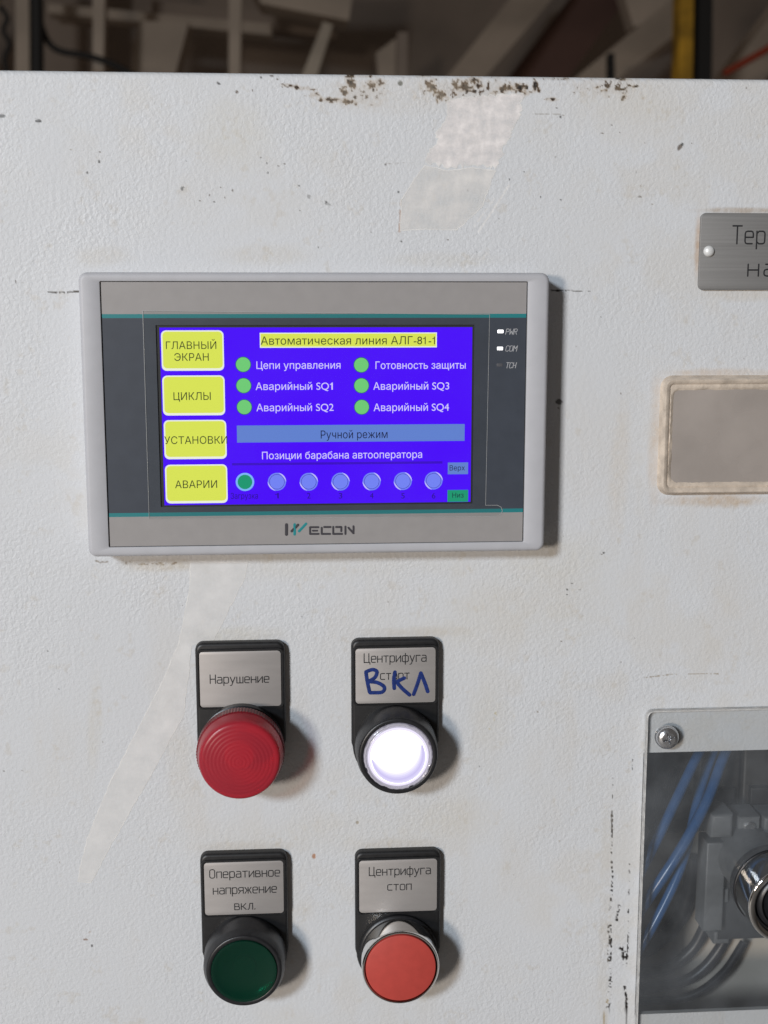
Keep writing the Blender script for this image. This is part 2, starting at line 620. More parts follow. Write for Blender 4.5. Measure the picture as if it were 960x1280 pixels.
G = "beams under the hall ceiling"
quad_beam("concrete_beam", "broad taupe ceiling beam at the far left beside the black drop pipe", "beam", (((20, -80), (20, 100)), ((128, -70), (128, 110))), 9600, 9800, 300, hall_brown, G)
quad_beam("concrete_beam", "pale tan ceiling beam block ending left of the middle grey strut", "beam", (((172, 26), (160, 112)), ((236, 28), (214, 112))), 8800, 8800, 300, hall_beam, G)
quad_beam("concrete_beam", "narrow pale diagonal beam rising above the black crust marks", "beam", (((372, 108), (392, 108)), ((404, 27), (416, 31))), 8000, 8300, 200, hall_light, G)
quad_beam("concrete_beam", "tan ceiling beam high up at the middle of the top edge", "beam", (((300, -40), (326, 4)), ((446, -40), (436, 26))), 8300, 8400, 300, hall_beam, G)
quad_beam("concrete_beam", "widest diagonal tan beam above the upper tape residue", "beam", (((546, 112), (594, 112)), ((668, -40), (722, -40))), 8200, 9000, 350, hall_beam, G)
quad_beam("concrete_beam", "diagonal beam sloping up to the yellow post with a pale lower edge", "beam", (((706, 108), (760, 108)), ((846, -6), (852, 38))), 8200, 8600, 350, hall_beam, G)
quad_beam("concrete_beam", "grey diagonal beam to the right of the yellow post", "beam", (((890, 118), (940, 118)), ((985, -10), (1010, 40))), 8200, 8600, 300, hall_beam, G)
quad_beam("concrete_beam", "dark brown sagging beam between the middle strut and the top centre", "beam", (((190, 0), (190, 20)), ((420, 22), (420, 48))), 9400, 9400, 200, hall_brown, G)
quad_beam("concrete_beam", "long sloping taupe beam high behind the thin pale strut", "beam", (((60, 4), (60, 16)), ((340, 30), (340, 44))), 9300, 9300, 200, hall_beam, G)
quad_beam("concrete_beam", "dark brown slab between the two widest diagonal beams", "beam", (((625, 112), (700, 112)), ((742, -40), (812, -40))), 9500, 9700, 200, hall_dark_brown, G)
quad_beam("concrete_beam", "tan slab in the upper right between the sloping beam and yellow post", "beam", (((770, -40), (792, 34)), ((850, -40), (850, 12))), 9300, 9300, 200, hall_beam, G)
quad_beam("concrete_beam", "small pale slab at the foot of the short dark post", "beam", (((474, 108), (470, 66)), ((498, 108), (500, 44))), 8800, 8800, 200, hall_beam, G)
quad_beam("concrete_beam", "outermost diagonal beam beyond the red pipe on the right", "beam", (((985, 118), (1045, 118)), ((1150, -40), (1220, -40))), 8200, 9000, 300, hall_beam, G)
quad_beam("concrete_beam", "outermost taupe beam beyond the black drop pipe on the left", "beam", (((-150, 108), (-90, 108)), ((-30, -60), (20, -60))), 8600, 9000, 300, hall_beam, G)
G2 = "steel struts under the hall ceiling"
quad_beam("steel_strut", "grey vertical strut at the far left just before the black pipe", "strut", (((19, -60), (36, -60)), ((19, 140), (37, 140))), 8000, 8000, 120, hall_beam, G2)
quad_beam("steel_strut", "slim pale vertical strut left of the pale tan beam block", "strut", (((116, -60), (132, -60)), ((116, 140), (128, 140))), 7800, 7800, 120, hall_beam, G2)
quad_beam("steel_strut", "grey vertical strut near the middle of the top edge", "strut", (((286, -60), (303, -60)), ((286, 140), (299, 140))), 7800, 7800, 120, hall_beam, G2)
quad_beam("steel_strut", "short dark upright post under the broad diagonal beam", "strut", (((497, 40), (510, 40)), ((495, 140), (508, 140))), 7600, 7600, 100, hall_brown, G2)
quad_beam("steel_strut", "small dark upright peg behind the cabinet top below the sloping beam", "strut", (((762, 66), (768, 66)), ((762, 140), (770, 140))), 7400, 7400, 80, hall_dark, G2)
o = quad_beam("yellow_post", "yellow painted post standing behind the cabinet top", "post", (((851, -60), (868, -60)), ((847, 150), (865, 150))), 6600, 6600, 120, yellow_paint)
o = quad_beam("steel_column", "black steel column right behind the yellow post", "column", (((869, -60), (892, -60)), ((866, 150), (889, 150))), 6800, 6800, 160, hall_dark)
v, f = curve_mesh([smooth_path([UD(905, 92, 7200), UD(930, 78, 7200), UD(960, 61, 7200), UD(1040, 14, 7200)])], 20, res=4)
mb = MB()
mb.add_mesh(v, f, red_paint)
o = mb.build("red_pipe", loc=UD(960, 61, 7200))
tag(o, "thin red pipe slanting at the top right corner", "pipe")
v, f = curve_mesh([smooth_path([UD(44, -60, 7000), UD(46, 30, 7000), UD(46, 140, 7000)])], 36, res=4)
mb = MB()
mb.add_mesh(v, f, hall_dark)
o = mb.build("drop_pipe", loc=UD(46, 60, 7000))
tag(o, "thick black vertical pipe at the top left corner", "pipe")
for (pts, rr, lab) in (([(0, 8), (9, 22), (4, 38), (12, 55), (6, 75), (14, 110)], 14, "thin dark cable wriggling down the far left of the roof strip"),):
    v, f = curve_mesh([smooth_path([UD(a, b_, 7300) for a, b_ in pts])], rr, res=3)
    mb = MB()
    mb.add_mesh(v, f, hall_dark)
    o = mb.build("roof_cable", loc=UD(*pts[2], 7300))
    tag(o, lab, "cable")
v, f = curve_mesh([smooth_path([UD(50, 28, 7100), UD(60, 52, 7100), UD(76, 64, 7100), UD(110, 70, 7100), UD(140, 80, 7100), UD(170, 96, 7100)])], 17, res=4)
mb = MB()
mb.add_mesh(v, f, hall_dark)
o = mb.build("hanging_cable", loc=UD(100, 68, 7100))
tag(o, "black cable curving away from the thick black pipe", "cable")

# ------------------------------------------------------------------ CABINET
YT = -59.77                                         # top edge of the door
WX0, WY0 = U(804.5, 941, 0)                         # corner of the cut-out for the clear cover
_, WY1 = U(850, 1266, 0)
WX1 = WX0 + 62.0
paint_m = bpy.data.materials.new("powder_coat_white")
paint_m.use_nodes = True
nt = paint_m.node_tree
b = nt.nodes["Principled BSDF"]
at = nt.nodes.new("ShaderNodeAttribute")
at.attribute_name = "dirt_and_shade"
nt.links.new(at.outputs["Color"], b.inputs["Base Color"])
b.inputs["Roughness"].default_value = 0.58
b.inputs["Specular IOR Level"].default_value = 0.35
tc = nt.nodes.new("ShaderNodeTexCoord")
n1 = nt.nodes.new("ShaderNodeTexNoise")
n1.inputs["Scale"].default_value = 820
n1.inputs["Detail"].default_value = 1.5
n1.inputs["Distortion"].default_value = 0.4
n2 = nt.nodes.new("ShaderNodeTexNoise")
n2.inputs["Scale"].default_value = 170
n2.inputs["Detail"].default_value = 2
ad = nt.nodes.new("ShaderNodeMath")
ad.operation = 'MULTIPLY_ADD'
ad.inputs[1].default_value = 0.6
nt.links.new(tc.outputs["Object"], n1.inputs["Vector"])
nt.links.new(tc.outputs["Object"], n2.inputs["Vector"])
nt.links.new(n2.outputs[0], ad.inputs[0])
nt.links.new(n1.outputs[0], ad.inputs[2])
bp = nt.nodes.new("ShaderNodeBump")
bp.inputs["Strength"].default_value = 1.0
bp.inputs["Distance"].default_value = 0.00025
n3 = nt.nodes.new("ShaderNodeTexNoise")
n3.inputs["Scale"].default_value = 28
n3.inputs["Detail"].default_value = 3
nt.links.new(tc.outputs["Object"], n3.inputs["Vector"])
ms = nt.nodes.new("ShaderNodeMapRange")
ms.inputs[1].default_value, ms.inputs[2].default_value = 0.35, 0.68
ms.inputs[3].default_value, ms.inputs[4].default_value = 0.45, 1.15
nt.links.new(n3.outputs[0], ms.inputs[0])
nt.links.new(ms.outputs[0], bp.inputs["Strength"])
mr = nt.nodes.new("ShaderNodeMapRange")
mr.inputs[1].default_value, mr.inputs[2].default_value = 0.35, 0.68
mr.inputs[3].default_value, mr.inputs[4].default_value = 0.64, 0.48
nt.links.new(n3.outputs[0], mr.inputs[0])
nt.links.new(mr.outputs[0], b.inputs["Roughness"])
lum = nt.nodes.new("ShaderNodeRGBToBW")
nt.links.new(at.outputs["Color"], lum.inputs[0])
ad2 = nt.nodes.new("ShaderNodeMath")
ad2.operation = 'MULTIPLY_ADD'
ad2.inputs[1].default_value = 0.55
nt.links.new(lum.outputs[0], ad2.inputs[0])
nt.links.new(ad.outputs[0], ad2.inputs[2])
nt.links.new(ad2.outputs[0], bp.inputs["Height"])
nt.links.new(bp.outputs[0], b.inputs["Normal"])

cab = thing("control_cabinet", "white powder coated control cabinet with stained and chipped top edge", "cabinet", (70, 1300, -150))


def axis(lo, hi, fine_lo, fine_hi, step, snaps=(), coarse=30):
    a = list(np.arange(fine_lo, fine_hi + 1e-6, step))
    a = [q for q in a if all(abs(q - s) > step * 0.4 for s in snaps)] + [s for s in snaps]
    a += list(np.linspace(lo, fine_lo, max(2, int((fine_lo - lo) / coarse)))[:-1]) + list(np.linspace(fine_hi, hi, max(2, int((hi - fine_hi) / coarse)))[1:])
    return np.array(sorted(set(np.round(a, 4))))


def build_door():
    st = 0.31
    xs = axis(-230, 370, -34, 218, st, (WX0, WX1))
    ys = axis(YT, 1250, YT + 2, 252, st, (WY0, WY1))
    ys = ys[ys >= YT + 2 - 1e-6]
    # rounded top: rows before the flat part
    rows = [(y, 0.0) for y in ys]
    arc = []
    R_ = 2.0
    for i in range(1, 6):
        a = i / 5 * math.pi / 2
        arc.append((YT + R_ - R_ * math.sin(a), -R_ + R_ * math.cos(a)))
    rows = [(YT, -28.0)] + arc[::-1] + rows
    Y = np.array([q[0] for q in rows])
    Z = np.array([q[1] for q in rows])
    nx, ny = len(xs), len(Y)
    X2, Y2 = np.meshgrid(xs, Y)
    Z2 = np.repeat(Z[:, None], nx, 1)
    # pressed sheet is never dead flat
    X, Yf = X2.ravel(), Y2.ravel()
    co = np.stack([X / 1000, -Z2.ravel() / 1000, H0 - Yf / 1000], 1)
    org = np.array(cab["_org"])
    co = co - org
    idx = np.arange(nx * ny).reshape(ny, nx)
    q = np.stack([idx[:-1, :-1], idx[1:, :-1], idx[1:, 1:], idx[:-1, 1:]], -1).reshape(-1, 4)
    cxm = (X[q[:, 0]] + X[q[:, 2]]) / 2
    cym = (Yf[q[:, 0]] + Yf[q[:, 2]]) / 2
    keep = ~((cxm > WX0) & (cxm < WX1) & (cym > WY0) & (cym < WY1))
    q = q[keep]
    me = bpy.data.meshes.new("door_panel")
    me.vertices.add(len(co))
    me.vertices.foreach_set("co", co.ravel())
    me.loops.add(len(q) * 4)
    me.loops.foreach_set("vertex_index", q.ravel())
    me.polygons.add(len(q))
    me.polygons.foreach_set("loop_start", np.arange(len(q)) * 4)
    me.polygons.foreach_set("use_smooth", np.ones(len(q), bool))
    me.update(calc_edges=True)
    # ---- paint: base coat, dirt, chips, stains, and shadow tan painted under the fittings
    base = np.array([0.642, 0.653, 0.670])
    c = np.tile(base, (len(X), 1))

    def lay(alpha, col):
        nonlocal c
        a = np.clip(alpha, 0, 1)[:, None]
        c = c * (1 - a) + np.array(col) * a

    nbig = fbm(X, Yf, 60, 1, 4)
    nmid = fbm(X, Yf, 9, 11, 4)
    nfine = fbm(X, Yf, 1.5, 21, 3)
    nsp2 = fbm(X, Yf, 0.62, 71, 1)
    nspk = fbm(X, Yf, 0.9, 31, 2)
    c *= (0.975 + 0.05 * nbig)[:, None]
    lay(0.22 * sstep(0.42, 0.7, nbig) * sstep(0.36, 0.66, nmid), (0.60, 0.545, 0.455))
    lay(0.17 * sstep(0.5, 0.8, fbm(X + 90, Yf * 0.35, 14, 61, 4)) * sstep(-20, 140, Yf), (0.59, 0.53, 0.44))
    lay(0.25 * sstep(0.62, 0.78, fbm(X, Yf, 5, 81, 4)) * sstep(0.45, 0.62, nfine), (0.52, 0.46, 0.37))

    def ell(u, v, ru, rv, ang=0):
        x, y = U(u, v, 0)
        dx, dy = X - x, Yf - y
        ca, sa = math.cos(math.radians(ang)), math.sin(math.radians(ang))
        a, b_ = (dx * ca + dy * sa) / (ru / 4.0), (-dx * sa + dy * ca) / (rv / 4.0)
        return np.sqrt(a * a + b_ * b_)

    BR, DK, TAN = (0.09, 0.055, 0.03), (0.018, 0.014, 0.012), (0.46, 0.37, 0.27)
    crust = [(439, 101, 9, 8, 0, 1), (431, 114, 6, 4, 0, 1), (416, 125, 24, 3.5, 6, 1), (394, 119, 8, 5, 0, .9), (435, 127, 7, 3, 0, 1),
             (371, 109, 18, 3, 8, .8), (469, 104, 12, 6, 0, .9), (461, 95, 12, 2.5, 0, .8), (529, 94, 8, 2.5, 0, .9), (538, 106, 9, 8, 50, 1),
             (551, 119, 11, 6, 30, 1), (547, 127, 3, 4, 0, .9), (577, 108, 12, 8, 0, .95), (592, 100, 8, 4, 0, .9), (600, 108, 5, 2, 0, .8),
             (615, 117, 6, 4, 0, .8), (630, 110, 10, 5, 0, .9), (647, 110, 13, 6, 0, 1.1), (656, 116, 6, 4, 0, 1), (669, 110, 6, 8, 0, 1),
             (690, 124, 8, 3, 0, .9), (755, 113, 5, 2, 0, .9), (747, 109, 4, 2, 0, .8), (780, 120, 4, 5, 0, .9), (793, 108, 5, 1.6, 0, 1),
             (803, 123, 2.4, 2.6, 0, 1), (775, 98, 20, 2.5, 0, .6), (700, 98, 20, 2, 0, .5), (452, 117, 30, 16, 0, .42), (590, 112, 60, 14, 0, .42), (760, 108, 50, 12, 0, .38)]
    for i, (u, v, ru, rv, an, k) in enumerate(crust):
        d = ell(u, v, ru, rv, an)
        n = fbm(X + 13 * i, Yf, 1.1, 41 + i % 3, 3)
        lay(0.5 * k * sstep(0.35, 0.7, n + 0.55 * (1 - d)) * (d < 2.2) * sstep(2.2, 1.2, d), TAN)
        lay(sstep(0.56, 0.70, n + 0.32 * (k - d)) * (d < 1.5), BR)
        lay(sstep(0.72, 0.82, n + 0.3 * (k - d)) * (d < 1.2), DK)
    dots = [(500.6, 104, 3.6, 3, 0, (0.05, 0.06, 0.04)), (701, 146, 2, 2.6, 0, DK), (696, 135, 1.3, 1.3, 0, DK), (765, 156, 2, 1.1, 0, BR), (753, 167, 2.6, .9, 0, BR), (775, 166, 1.5, .9, 0, BR),
            (850, 184, 2.5, 4.5, 30, BR), (853, 180, 2.6, 2.6, 0, DK), (865, 179, 1.2, 1.2, 0, BR), (795, 218, .9, 5, 5, (.35, .35, .35)), (800, 246, 3, 1.4, 0, (.2, .17, .14)), (676, 246, 1.4, 1.3, 0, DK),
            (701, 250, 1.4, 1.4, 0, DK), (933, 110, 1.8, 2, 0, BR), (2, 145, 5, 2, 0, (.12, .12, .12)), (45, 150.5, 8, 2.6, 10, (.22, .22, .22)), (49, 151.5, 4, 1.8, 0, (.05, .05, .05)),
            (124, 202, 1.9, 1.8, -50, DK), (125, 190, 1.2, 1.2, 0, BR), (109.5, 216, 1.3, 1.6, 0, DK), (89, 187, 1.6, 1, 0, (.4, .38, .34)), (273, 104, 3, 1.5, 20, DK), (296, 115, 2.4, 1.8, 0, BR), (316, 113, 1.5, 1.2, 0, BR),
            (326, 96, 2.6, 1.3, 10, DK), (340, 95, 3, 1.5, 0, BR), (347, 99, 2, 1.5, 0, BR), (353, 105, 2, 1.5, 0, BR),
            (228, 236, 2.2, 3, 0, (.12, .12, .12)), (230, 234, 1.2, 1.2, 0, DK), (334, 204, 1.6, 1.2, 0, DK), (326, 197, 1.4, 1.2, 0, DK), (335, 216, 1.4, 1.2, 0, DK), (356, 205, 1.6, 1, 0, BR), (348, 207, 1.4, .9, 0, BR),
            (262, 244, 1.2, 2.4, 20, BR), (276, 234, 1.6, 1.2, 0, BR), (291, 238, 1.4, 1.8, 0, BR), (268, 252, 1.3, 1.1, 0, DK), (281, 247, 1.2, 1.2, 0, BR), (250, 251, 1.2, .8, 0, BR),
            (374, 232, 1.6, 1.5, 0, DK), (482, 206, 2, 1.6, 0, (.12, .1, .1)), (498, 240, 1.6, 1.7, 0, DK), (585, 238, 1.3, 1.3, 0, DK), (637, 224, 1.6, 1.6, 0, DK), (655, 215, 1.1, 1.1, 0, DK), (464, 290, 1.5, 1.3, 0, DK),
            (502, 302, 1.6, 1.3, 0, DK), (560, 300, 2, 1.2, 0, BR), (398, 309, 1.2, 1.2, 0, DK), (375, 263, 1.4, 1.3, 0, DK), (386, 246, 6, 2.4, 25, (.32, .32, .32)), (408, 254, 7, 2, 25, (.34, .34, .34)), (408, 253, 1.8, 2.2, 0, DK),
            (699, 502, 4.6, 4.2, 20, DK), (698, 510, 1.2, 1.5, 0, DK), (776, 492, 1.2, 1.2, 0, BR), (755, 691, 1.6, 1.5, 0, DK), (752, 693, 1.1, 1.1, 0, BR), (715, 729, 2, 1, 0, DK), (709, 737, 1.5, 1, 0, DK), (725, 737, 2.4, 1.1, -20, (.3, .3, .3)), (709, 743, 1, 1, 0, DK),
            (702, 802, 1.5, 1, 0, BR), (776, 828, 1, 1.6, 0, BR), (392.5, 1070, 2.6, 3.6, 0, (.42, .17, .06)), (108, 1174, 7, 2, 0, (.24, .13, .08)), (115, 1182, 1.7, 1.9, 0, (.06, .05, .05)), (114, 1162, 1.6, 7, 28, (.4, .3, .22)),
            (60, 814, 1.3, 1, 0, DK), (74, 861, 1.2, 1, 0, DK), (28, 963, 1.1, 1, 0, BR), (5, 964, 1.2, 1, 0, BR), (672, 890, 1.5, 1.5, 0, (.3, .25, .2)), (447, 1028, 3, 3, 0, (.3, .25, .18)), (699, 1051, 1.5, 1.5, 0, (.35, .3, .22)),
            (218, 704, 4.5, 1.7, -20, (.12, .06, .03)), (700, 1278, 1.8, 1.2, 0, BR), (619, 895, 2.5, 7, 15, (.5, .45, .3)), (613, 908, 2, 5, 15, (.5, .45, .3)), (20, 352, 1, 2, 0, BR)]
    for i, (u, v, ru, rv, an, col) in enumerate(dots):
        k_ = 0.8 if max(ru, rv) < 3 else 0.95
        d = ell(u, v, ru * k_, rv * k_, an)
        al = 0.8 * sstep(1.15, 0.75, d + 0.9 * (nfine - 0.5))
        if col[0] > 0.19 and max(ru, rv) > 4:
            al = al * sstep(0.48, 0.62, nspk)
        lay(al, col)
    rs = random.Random(5)
    for _ in range(90):                            # pin-prick specks everywhere
        u, v = rs.uniform(-40, 980), rs.uniform(100, 1290)
        r = rs.choice((.5, .6, .7, .8, 1.0))
        lay(rs.uniform(.2, .7) * sstep(1.1, 0.8, ell(u, v, r, r)), rs.choice((DK, BR, (.25, .2, .15))))

    def seg_dist(pts):
        """distance (mm) to a polyline given in pixels and the run along it"""
        best = np.full(len(X), 1e9)
        run = np.zeros(len(X))
        acc = 0
        P = [U(u, v, 0) for u, v in pts]
        for (ax, ay), (bx, by) in zip(P[:-1], P[1:]):
            L = math.hypot(bx - ax, by - ay)
            t = np.clip(((X - ax) * (bx - ax) + (Yf - ay) * (by - ay)) / L ** 2, 0, 1)
            d = np.hypot(X - ax - t * (bx - ax), Yf - ay - t * (by - ay))
            w = d < best
            best = np.where(w, d, best)
            run = np.where(w, acc + t * L, run)
            acc += L
        return best, run

    def line(pts, w, col, seed, dash=0.0, al=1.0, jit=0.35):
        d, run = seg_dist(pts)
        d = d + jit * (nspk - 0.5)
        g = sstep(dash, dash + 0.1, 0.6 * fbm(run, run * 0 + seed, 2.5, seed, 2) + 0.4 * nsp2) if dash else 1
        lay(al * g * sstep(w * 1.3, w * 0.6, d), col)

    line([(60, 365), (78, 366), (100, 364)], .22, (.1, .09, .08), 3, .38)
    line([(686, 362), (705, 363), (738, 364.5)], .2, (.08, .07, .06), 4, .36, .85)
    line([(690, 363), (702, 363)], .3, (.03, .03, .03), 4)
    line([(766, 965), (766, 985), (765, 1018)], .2, DK, 6, .56, .8)
    line([(765, 1015), (765, 1040), (764, 1070)], .34, DK, 7, .4)
    line([(764, 1070), (766, 1096), (763, 1136), (762, 1155)], .36, DK, 8, .52)
    line([(762, 1152), (763, 1172), (762, 1197)], .62, DK, 9, .38, jit=1.1)
    line([(762, 1200), (764, 1215), (760, 1262)], .6, DK, 10, .48, jit=1.1)
    line([(759, 1250), (753, 1290)], .5, (.4, .33, .22), 10, .4, jit=.9)
    line([(791, 945), (790.5, 962)], .22, (.1, .1, .1), 12, .5)
    line([(787, 1080), (786, 1120), (785, 1175), (784, 1210)], .2, DK, 13, .5)
    line([(777, 1185), (780, 1196), (784, 1190), (781, 1203)], .75, DK, 14, .42, jit=1.4)
    line([(784, 1205), (781, 1231), (783, 1250), (782, 1290)], .42, DK, 15, .45, jit=.9)
    line([(774, 1132), (771, 1150)], .45, DK, 16, .5, jit=.9)
    line([(760, 1010), (757, 1100), (752, 1290)], 2.0, (.55, .5, .42), 17, .35, .2, 1.5)
    line([(806, 847), (840, 843), (900, 842)], .2, (.42, .38, .33), 18, .42)
    line([(120, 702), (160, 704), (212, 706)], .4, (.2, .15, .1), 19, .5, .7, jit=1.0)
    line([(666, 143), (690, 142), (705, 144)], .16, (.35, .33, .3), 20, .4, .8)
    line([(480, 205), (512, 203)], .16, (.4, .38, .36), 21, .4, .8)
    line([(501.5, 250), (499, 289)], .3, (.45, .3, .22), 31, .35, .7)
    line([(598, 290), (622, 254), (636, 232)], .28, (.78, .76, .74), 32, .3, .8)
    line([(592, 284), (618, 248)], .2, (.78, .76, .74), 33, .35, .7)
    # chipped patch by the rubbed tape and rubbed beige stains; tan under touch panel and buttons paints their shadow
    for (u, v, ru, rv, an, k, col) in [(295, 165, 50, 55, 20, .22, (.60, .55, .42)), (774, 585, 14, 100, 2, .35, (.62, .55, .46)), (740, 560, 60, 90, 0, .15, (.6, .54, .46)),
                                       (118, 905, 10, 70, 4, .22, (.55, .48, .34)), (130, 320, 40, 14, 0, .25, (.55, .48, .36)), (330, 320, 70, 14, 0, .25, (.55, .48, .36)), (560, 325, 90, 10, 0, .2, (.55, .48, .36)),
                                       (400, 708, 300, 20, 0, .15, (.56, .49, .36)), (210, 707, 60, 9, 0, .45, (.5, .42, .3)), (560, 795, 60, 24, 0, .15, (.57, .5, .36)), (300, 795, 70, 14, 0, .3, (.57, .5, .36)),
                                       (560, 1020, 60, 34, 0, .2, (.57, .5, .36)), (420, 1040, 220, 30, 0, .15, (.58, .52, .4)), (225, 960, 22, 80, 0, .2, (.58, .52, .4)), (610, 900, 30, 70, 0, .25, (.58, .52, .4)),
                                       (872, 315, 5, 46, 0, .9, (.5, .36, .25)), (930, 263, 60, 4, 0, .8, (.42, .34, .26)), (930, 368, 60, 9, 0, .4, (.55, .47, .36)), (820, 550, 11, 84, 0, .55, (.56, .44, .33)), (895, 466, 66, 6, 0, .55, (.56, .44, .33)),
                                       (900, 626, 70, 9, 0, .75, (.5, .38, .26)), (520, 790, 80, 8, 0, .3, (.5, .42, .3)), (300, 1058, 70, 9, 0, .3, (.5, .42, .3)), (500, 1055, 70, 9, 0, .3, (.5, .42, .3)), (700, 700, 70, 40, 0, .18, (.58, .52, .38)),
                                       (660, 760, 120, 60, 0, .18, (.58, .52, .4)), (780, 130, 90, 30, 0, .2, (.57, .5, .38)), (500, 120, 110, 24, 0, .22, (.57, .5, .4))]:
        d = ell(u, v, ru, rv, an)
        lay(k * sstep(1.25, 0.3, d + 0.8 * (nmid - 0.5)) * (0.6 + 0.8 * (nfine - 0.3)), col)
    ca = me.color_attributes.new("dirt_and_shade", 'FLOAT_COLOR', 'POINT')
    rgba = np.ones((len(X), 4), np.float32)
    rgba[:, :3] = c
    ca.data.foreach_set("color", rgba.ravel())
    me.materials.append(paint_m)
    o = bpy.data.objects.new("door_panel", me)
    COL.objects.link(o)
    o.parent = cab
    o["_org"] = cab["_org"]
    return o


build_door()
mb = MB()                                           # folded rim of the cut-out
mb.loft([[(WX0, WY0, 0), (WX1, WY0, 0), (WX1, WY1, 0), (WX0, WY1, 0)], [(WX0, WY0, -2), (WX1, WY0, -2), (WX1, WY1, -2), (WX0, WY1, -2)]], interior)
mb.build("cutout_rim", cab, smooth=0)
mb = MB()                                           # closed steel box behind the door: sides, back, top, bottom with thickness
A = [(-230, YT), (370, YT), (370, 1285), (-230, 1285)]
B = inset(A, 2)
mb.loft([z_of(A, -28.5), z_of(A, -330), z_of(B, -330), z_of(B, -28.5), z_of(A, -28.5)], interior)
mb.loft([z_of(A, -330.5), z_of(A, -332)], interior, True, True)
mb.box(-225, 1285.3, -325, 365, 1299.5, -35, dark_gap)
mb.build("body", cab, smooth=0)
mb = MB()
mb.box(-200, 0, -54, 345, 1200, -52, plate_int)
mb.build("mounting_plate", cab, smooth=0)

# ------------------------------------------------------------------ TOUCH PANEL
HW, HH = 142.5, 86.65
tp = thing("touch_panel", "grey framed operator touch panel showing a violet menu screen", "touch panel", (HW / 2, HH, 0))
ZF, ZO, ZS = 12.0, 11.35, 10.9
mb = MB()
fo = rrect(0, 0, HW, HH, 2.6, 7)
fi = rrect(6.35, 2.67, 6.35 + 129.41, 2.67 + 80.91, 0.35, 7)
rings = [z_of(fo, 0.0)]
for i in range(6):
    a = i / 5 * math.pi / 2
    rings.append(z_of(inset(fo, 1.3 * (1 - math.cos(a))), ZF - 1.3 + 1.3 * math.sin(a)))
rings += [z_of(inset(fi, -0.25), ZF), z_of(inset(fi, -0.05), ZF - 0.12), z_of(fi, ZO - 0.5)]
mb.loft(rings, frame_grey)
mb.build("frame", tp, smooth=40)

SX0, SY0 = 23.6, 16.45
SX1, SY1 = SX0 + 95.29, SY0 + 54.35
g = 0.28
FX0, FY0, FX1, FY1 = 6.35 + g, 2.67 + 0.2, 6.35 + 129.41 - g, 2.67 + 80.91 - 0.12
ty0 = (U(128, 391.2, ZO)[1] + U(656, 393.6, ZO)[1]) / 2
ty1 = (U(128, 396.3, ZO)[1] + U(656, 398.4, ZO)[1]) / 2
by0 = (U(138, 641, ZO)[1] + U(655, 636, ZO)[1]) / 2
by1 = (U(138, 645.8, ZO)[1] + U(655, 640.8, ZO)[1]) / 2
OX0, OY0, OX1, OY1 = SX0 - 1.1, SY0 - 0.75, SX1 + 0.55, SY1 + 0.45
mb = MB()
mb.rect(FX0, FY0, FX1, ty0, ZO, foil_taupe)
mb.rect(FX0, ty0, FX1, ty1, ZO, foil_teal)
mb.rect(FX0, ty1, FX1, OY0, ZO, foil_slate)
mb.rect(FX0, OY0, OX0, OY1, ZO, foil_slate)
mb.rect(OX1, OY0, FX1, OY1, ZO, foil_slate)
mb.rect(FX0, OY1, FX1, by0, ZO, foil_slate)
mb.rect(FX0, by0, FX1, by1, ZO, foil_teal)
mb.rect(FX0, by1, FX1, FY1, ZO, foil_taupe)
fr_ = [(FX0, FY0), (FX1, FY0), (FX1, FY1), (FX0, FY1)]
mb.loft([z_of(fr_, ZO), z_of(fr_, ZO - 0.45)], dark_gap)
op_ = [(OX0, OY0), (OX1, OY0), (OX1, OY1), (OX0, OY1)]
mb.loft([z_of(op_, ZO), z_of(op_, ZS - 0.05)], dark_gap)
mb.build("front_overlay", tp, smooth=0)
mb = MB()
mb.box(5.9, 2.3, 0.2, 136.2, 84, ZO - 0.48, dark_gap)
mb.build("housing", tp, smooth=0)

# --- the lit screen
scr_bg = mat("screen_violet", (0.005, 0.005, 0.008), 0.2, emit=srgb(74, 0, 252), estr=1.0, spec=0.25)
yel = emit_mat("screen_yellow", (220, 230, 86))
yel_edge = emit_mat("screen_yellow_edge", (238, 240, 226))
yel_text = emit_mat("screen_dark_text", (46, 54, 34))
grn = emit_mat("screen_green", (112, 205, 118))
grn_edge = emit_mat("screen_green_edge", (44, 74, 120))
white_t = emit_mat("screen_white_text", (222, 206, 255))
bar_m = emit_mat("screen_bar_blue", (98, 130, 208))
navy_t = emit_mat("screen_navy_text", (14, 16, 50))
pos_blue = emit_mat("screen_position_blue", (116, 132, 246))
pos_ring = emit_mat("screen_position_ring", (196, 190, 255))
pos_line = emit_mat("screen_position_line", (40, 20, 150))
tealg = emit_mat("screen_teal_green", (24, 152, 112))
lblue = emit_mat("screen_light_blue", (128, 184, 250))
dim_t = emit_mat("screen_dim_text", (38, 4, 132))
rule_m = emit_mat("screen_rule", (58, 0, 196))

mb = MB()
mb.rect(OX0 - 0.2, OY0 - 0.2, OX1 + 0.2, OY1 + 0.2, ZS - 0.06, dark_gap)
mb.rect(SX0, SY0, SX1, SY1, ZS, scr_bg)
screen = mb.build("screen", tp, smooth=0)


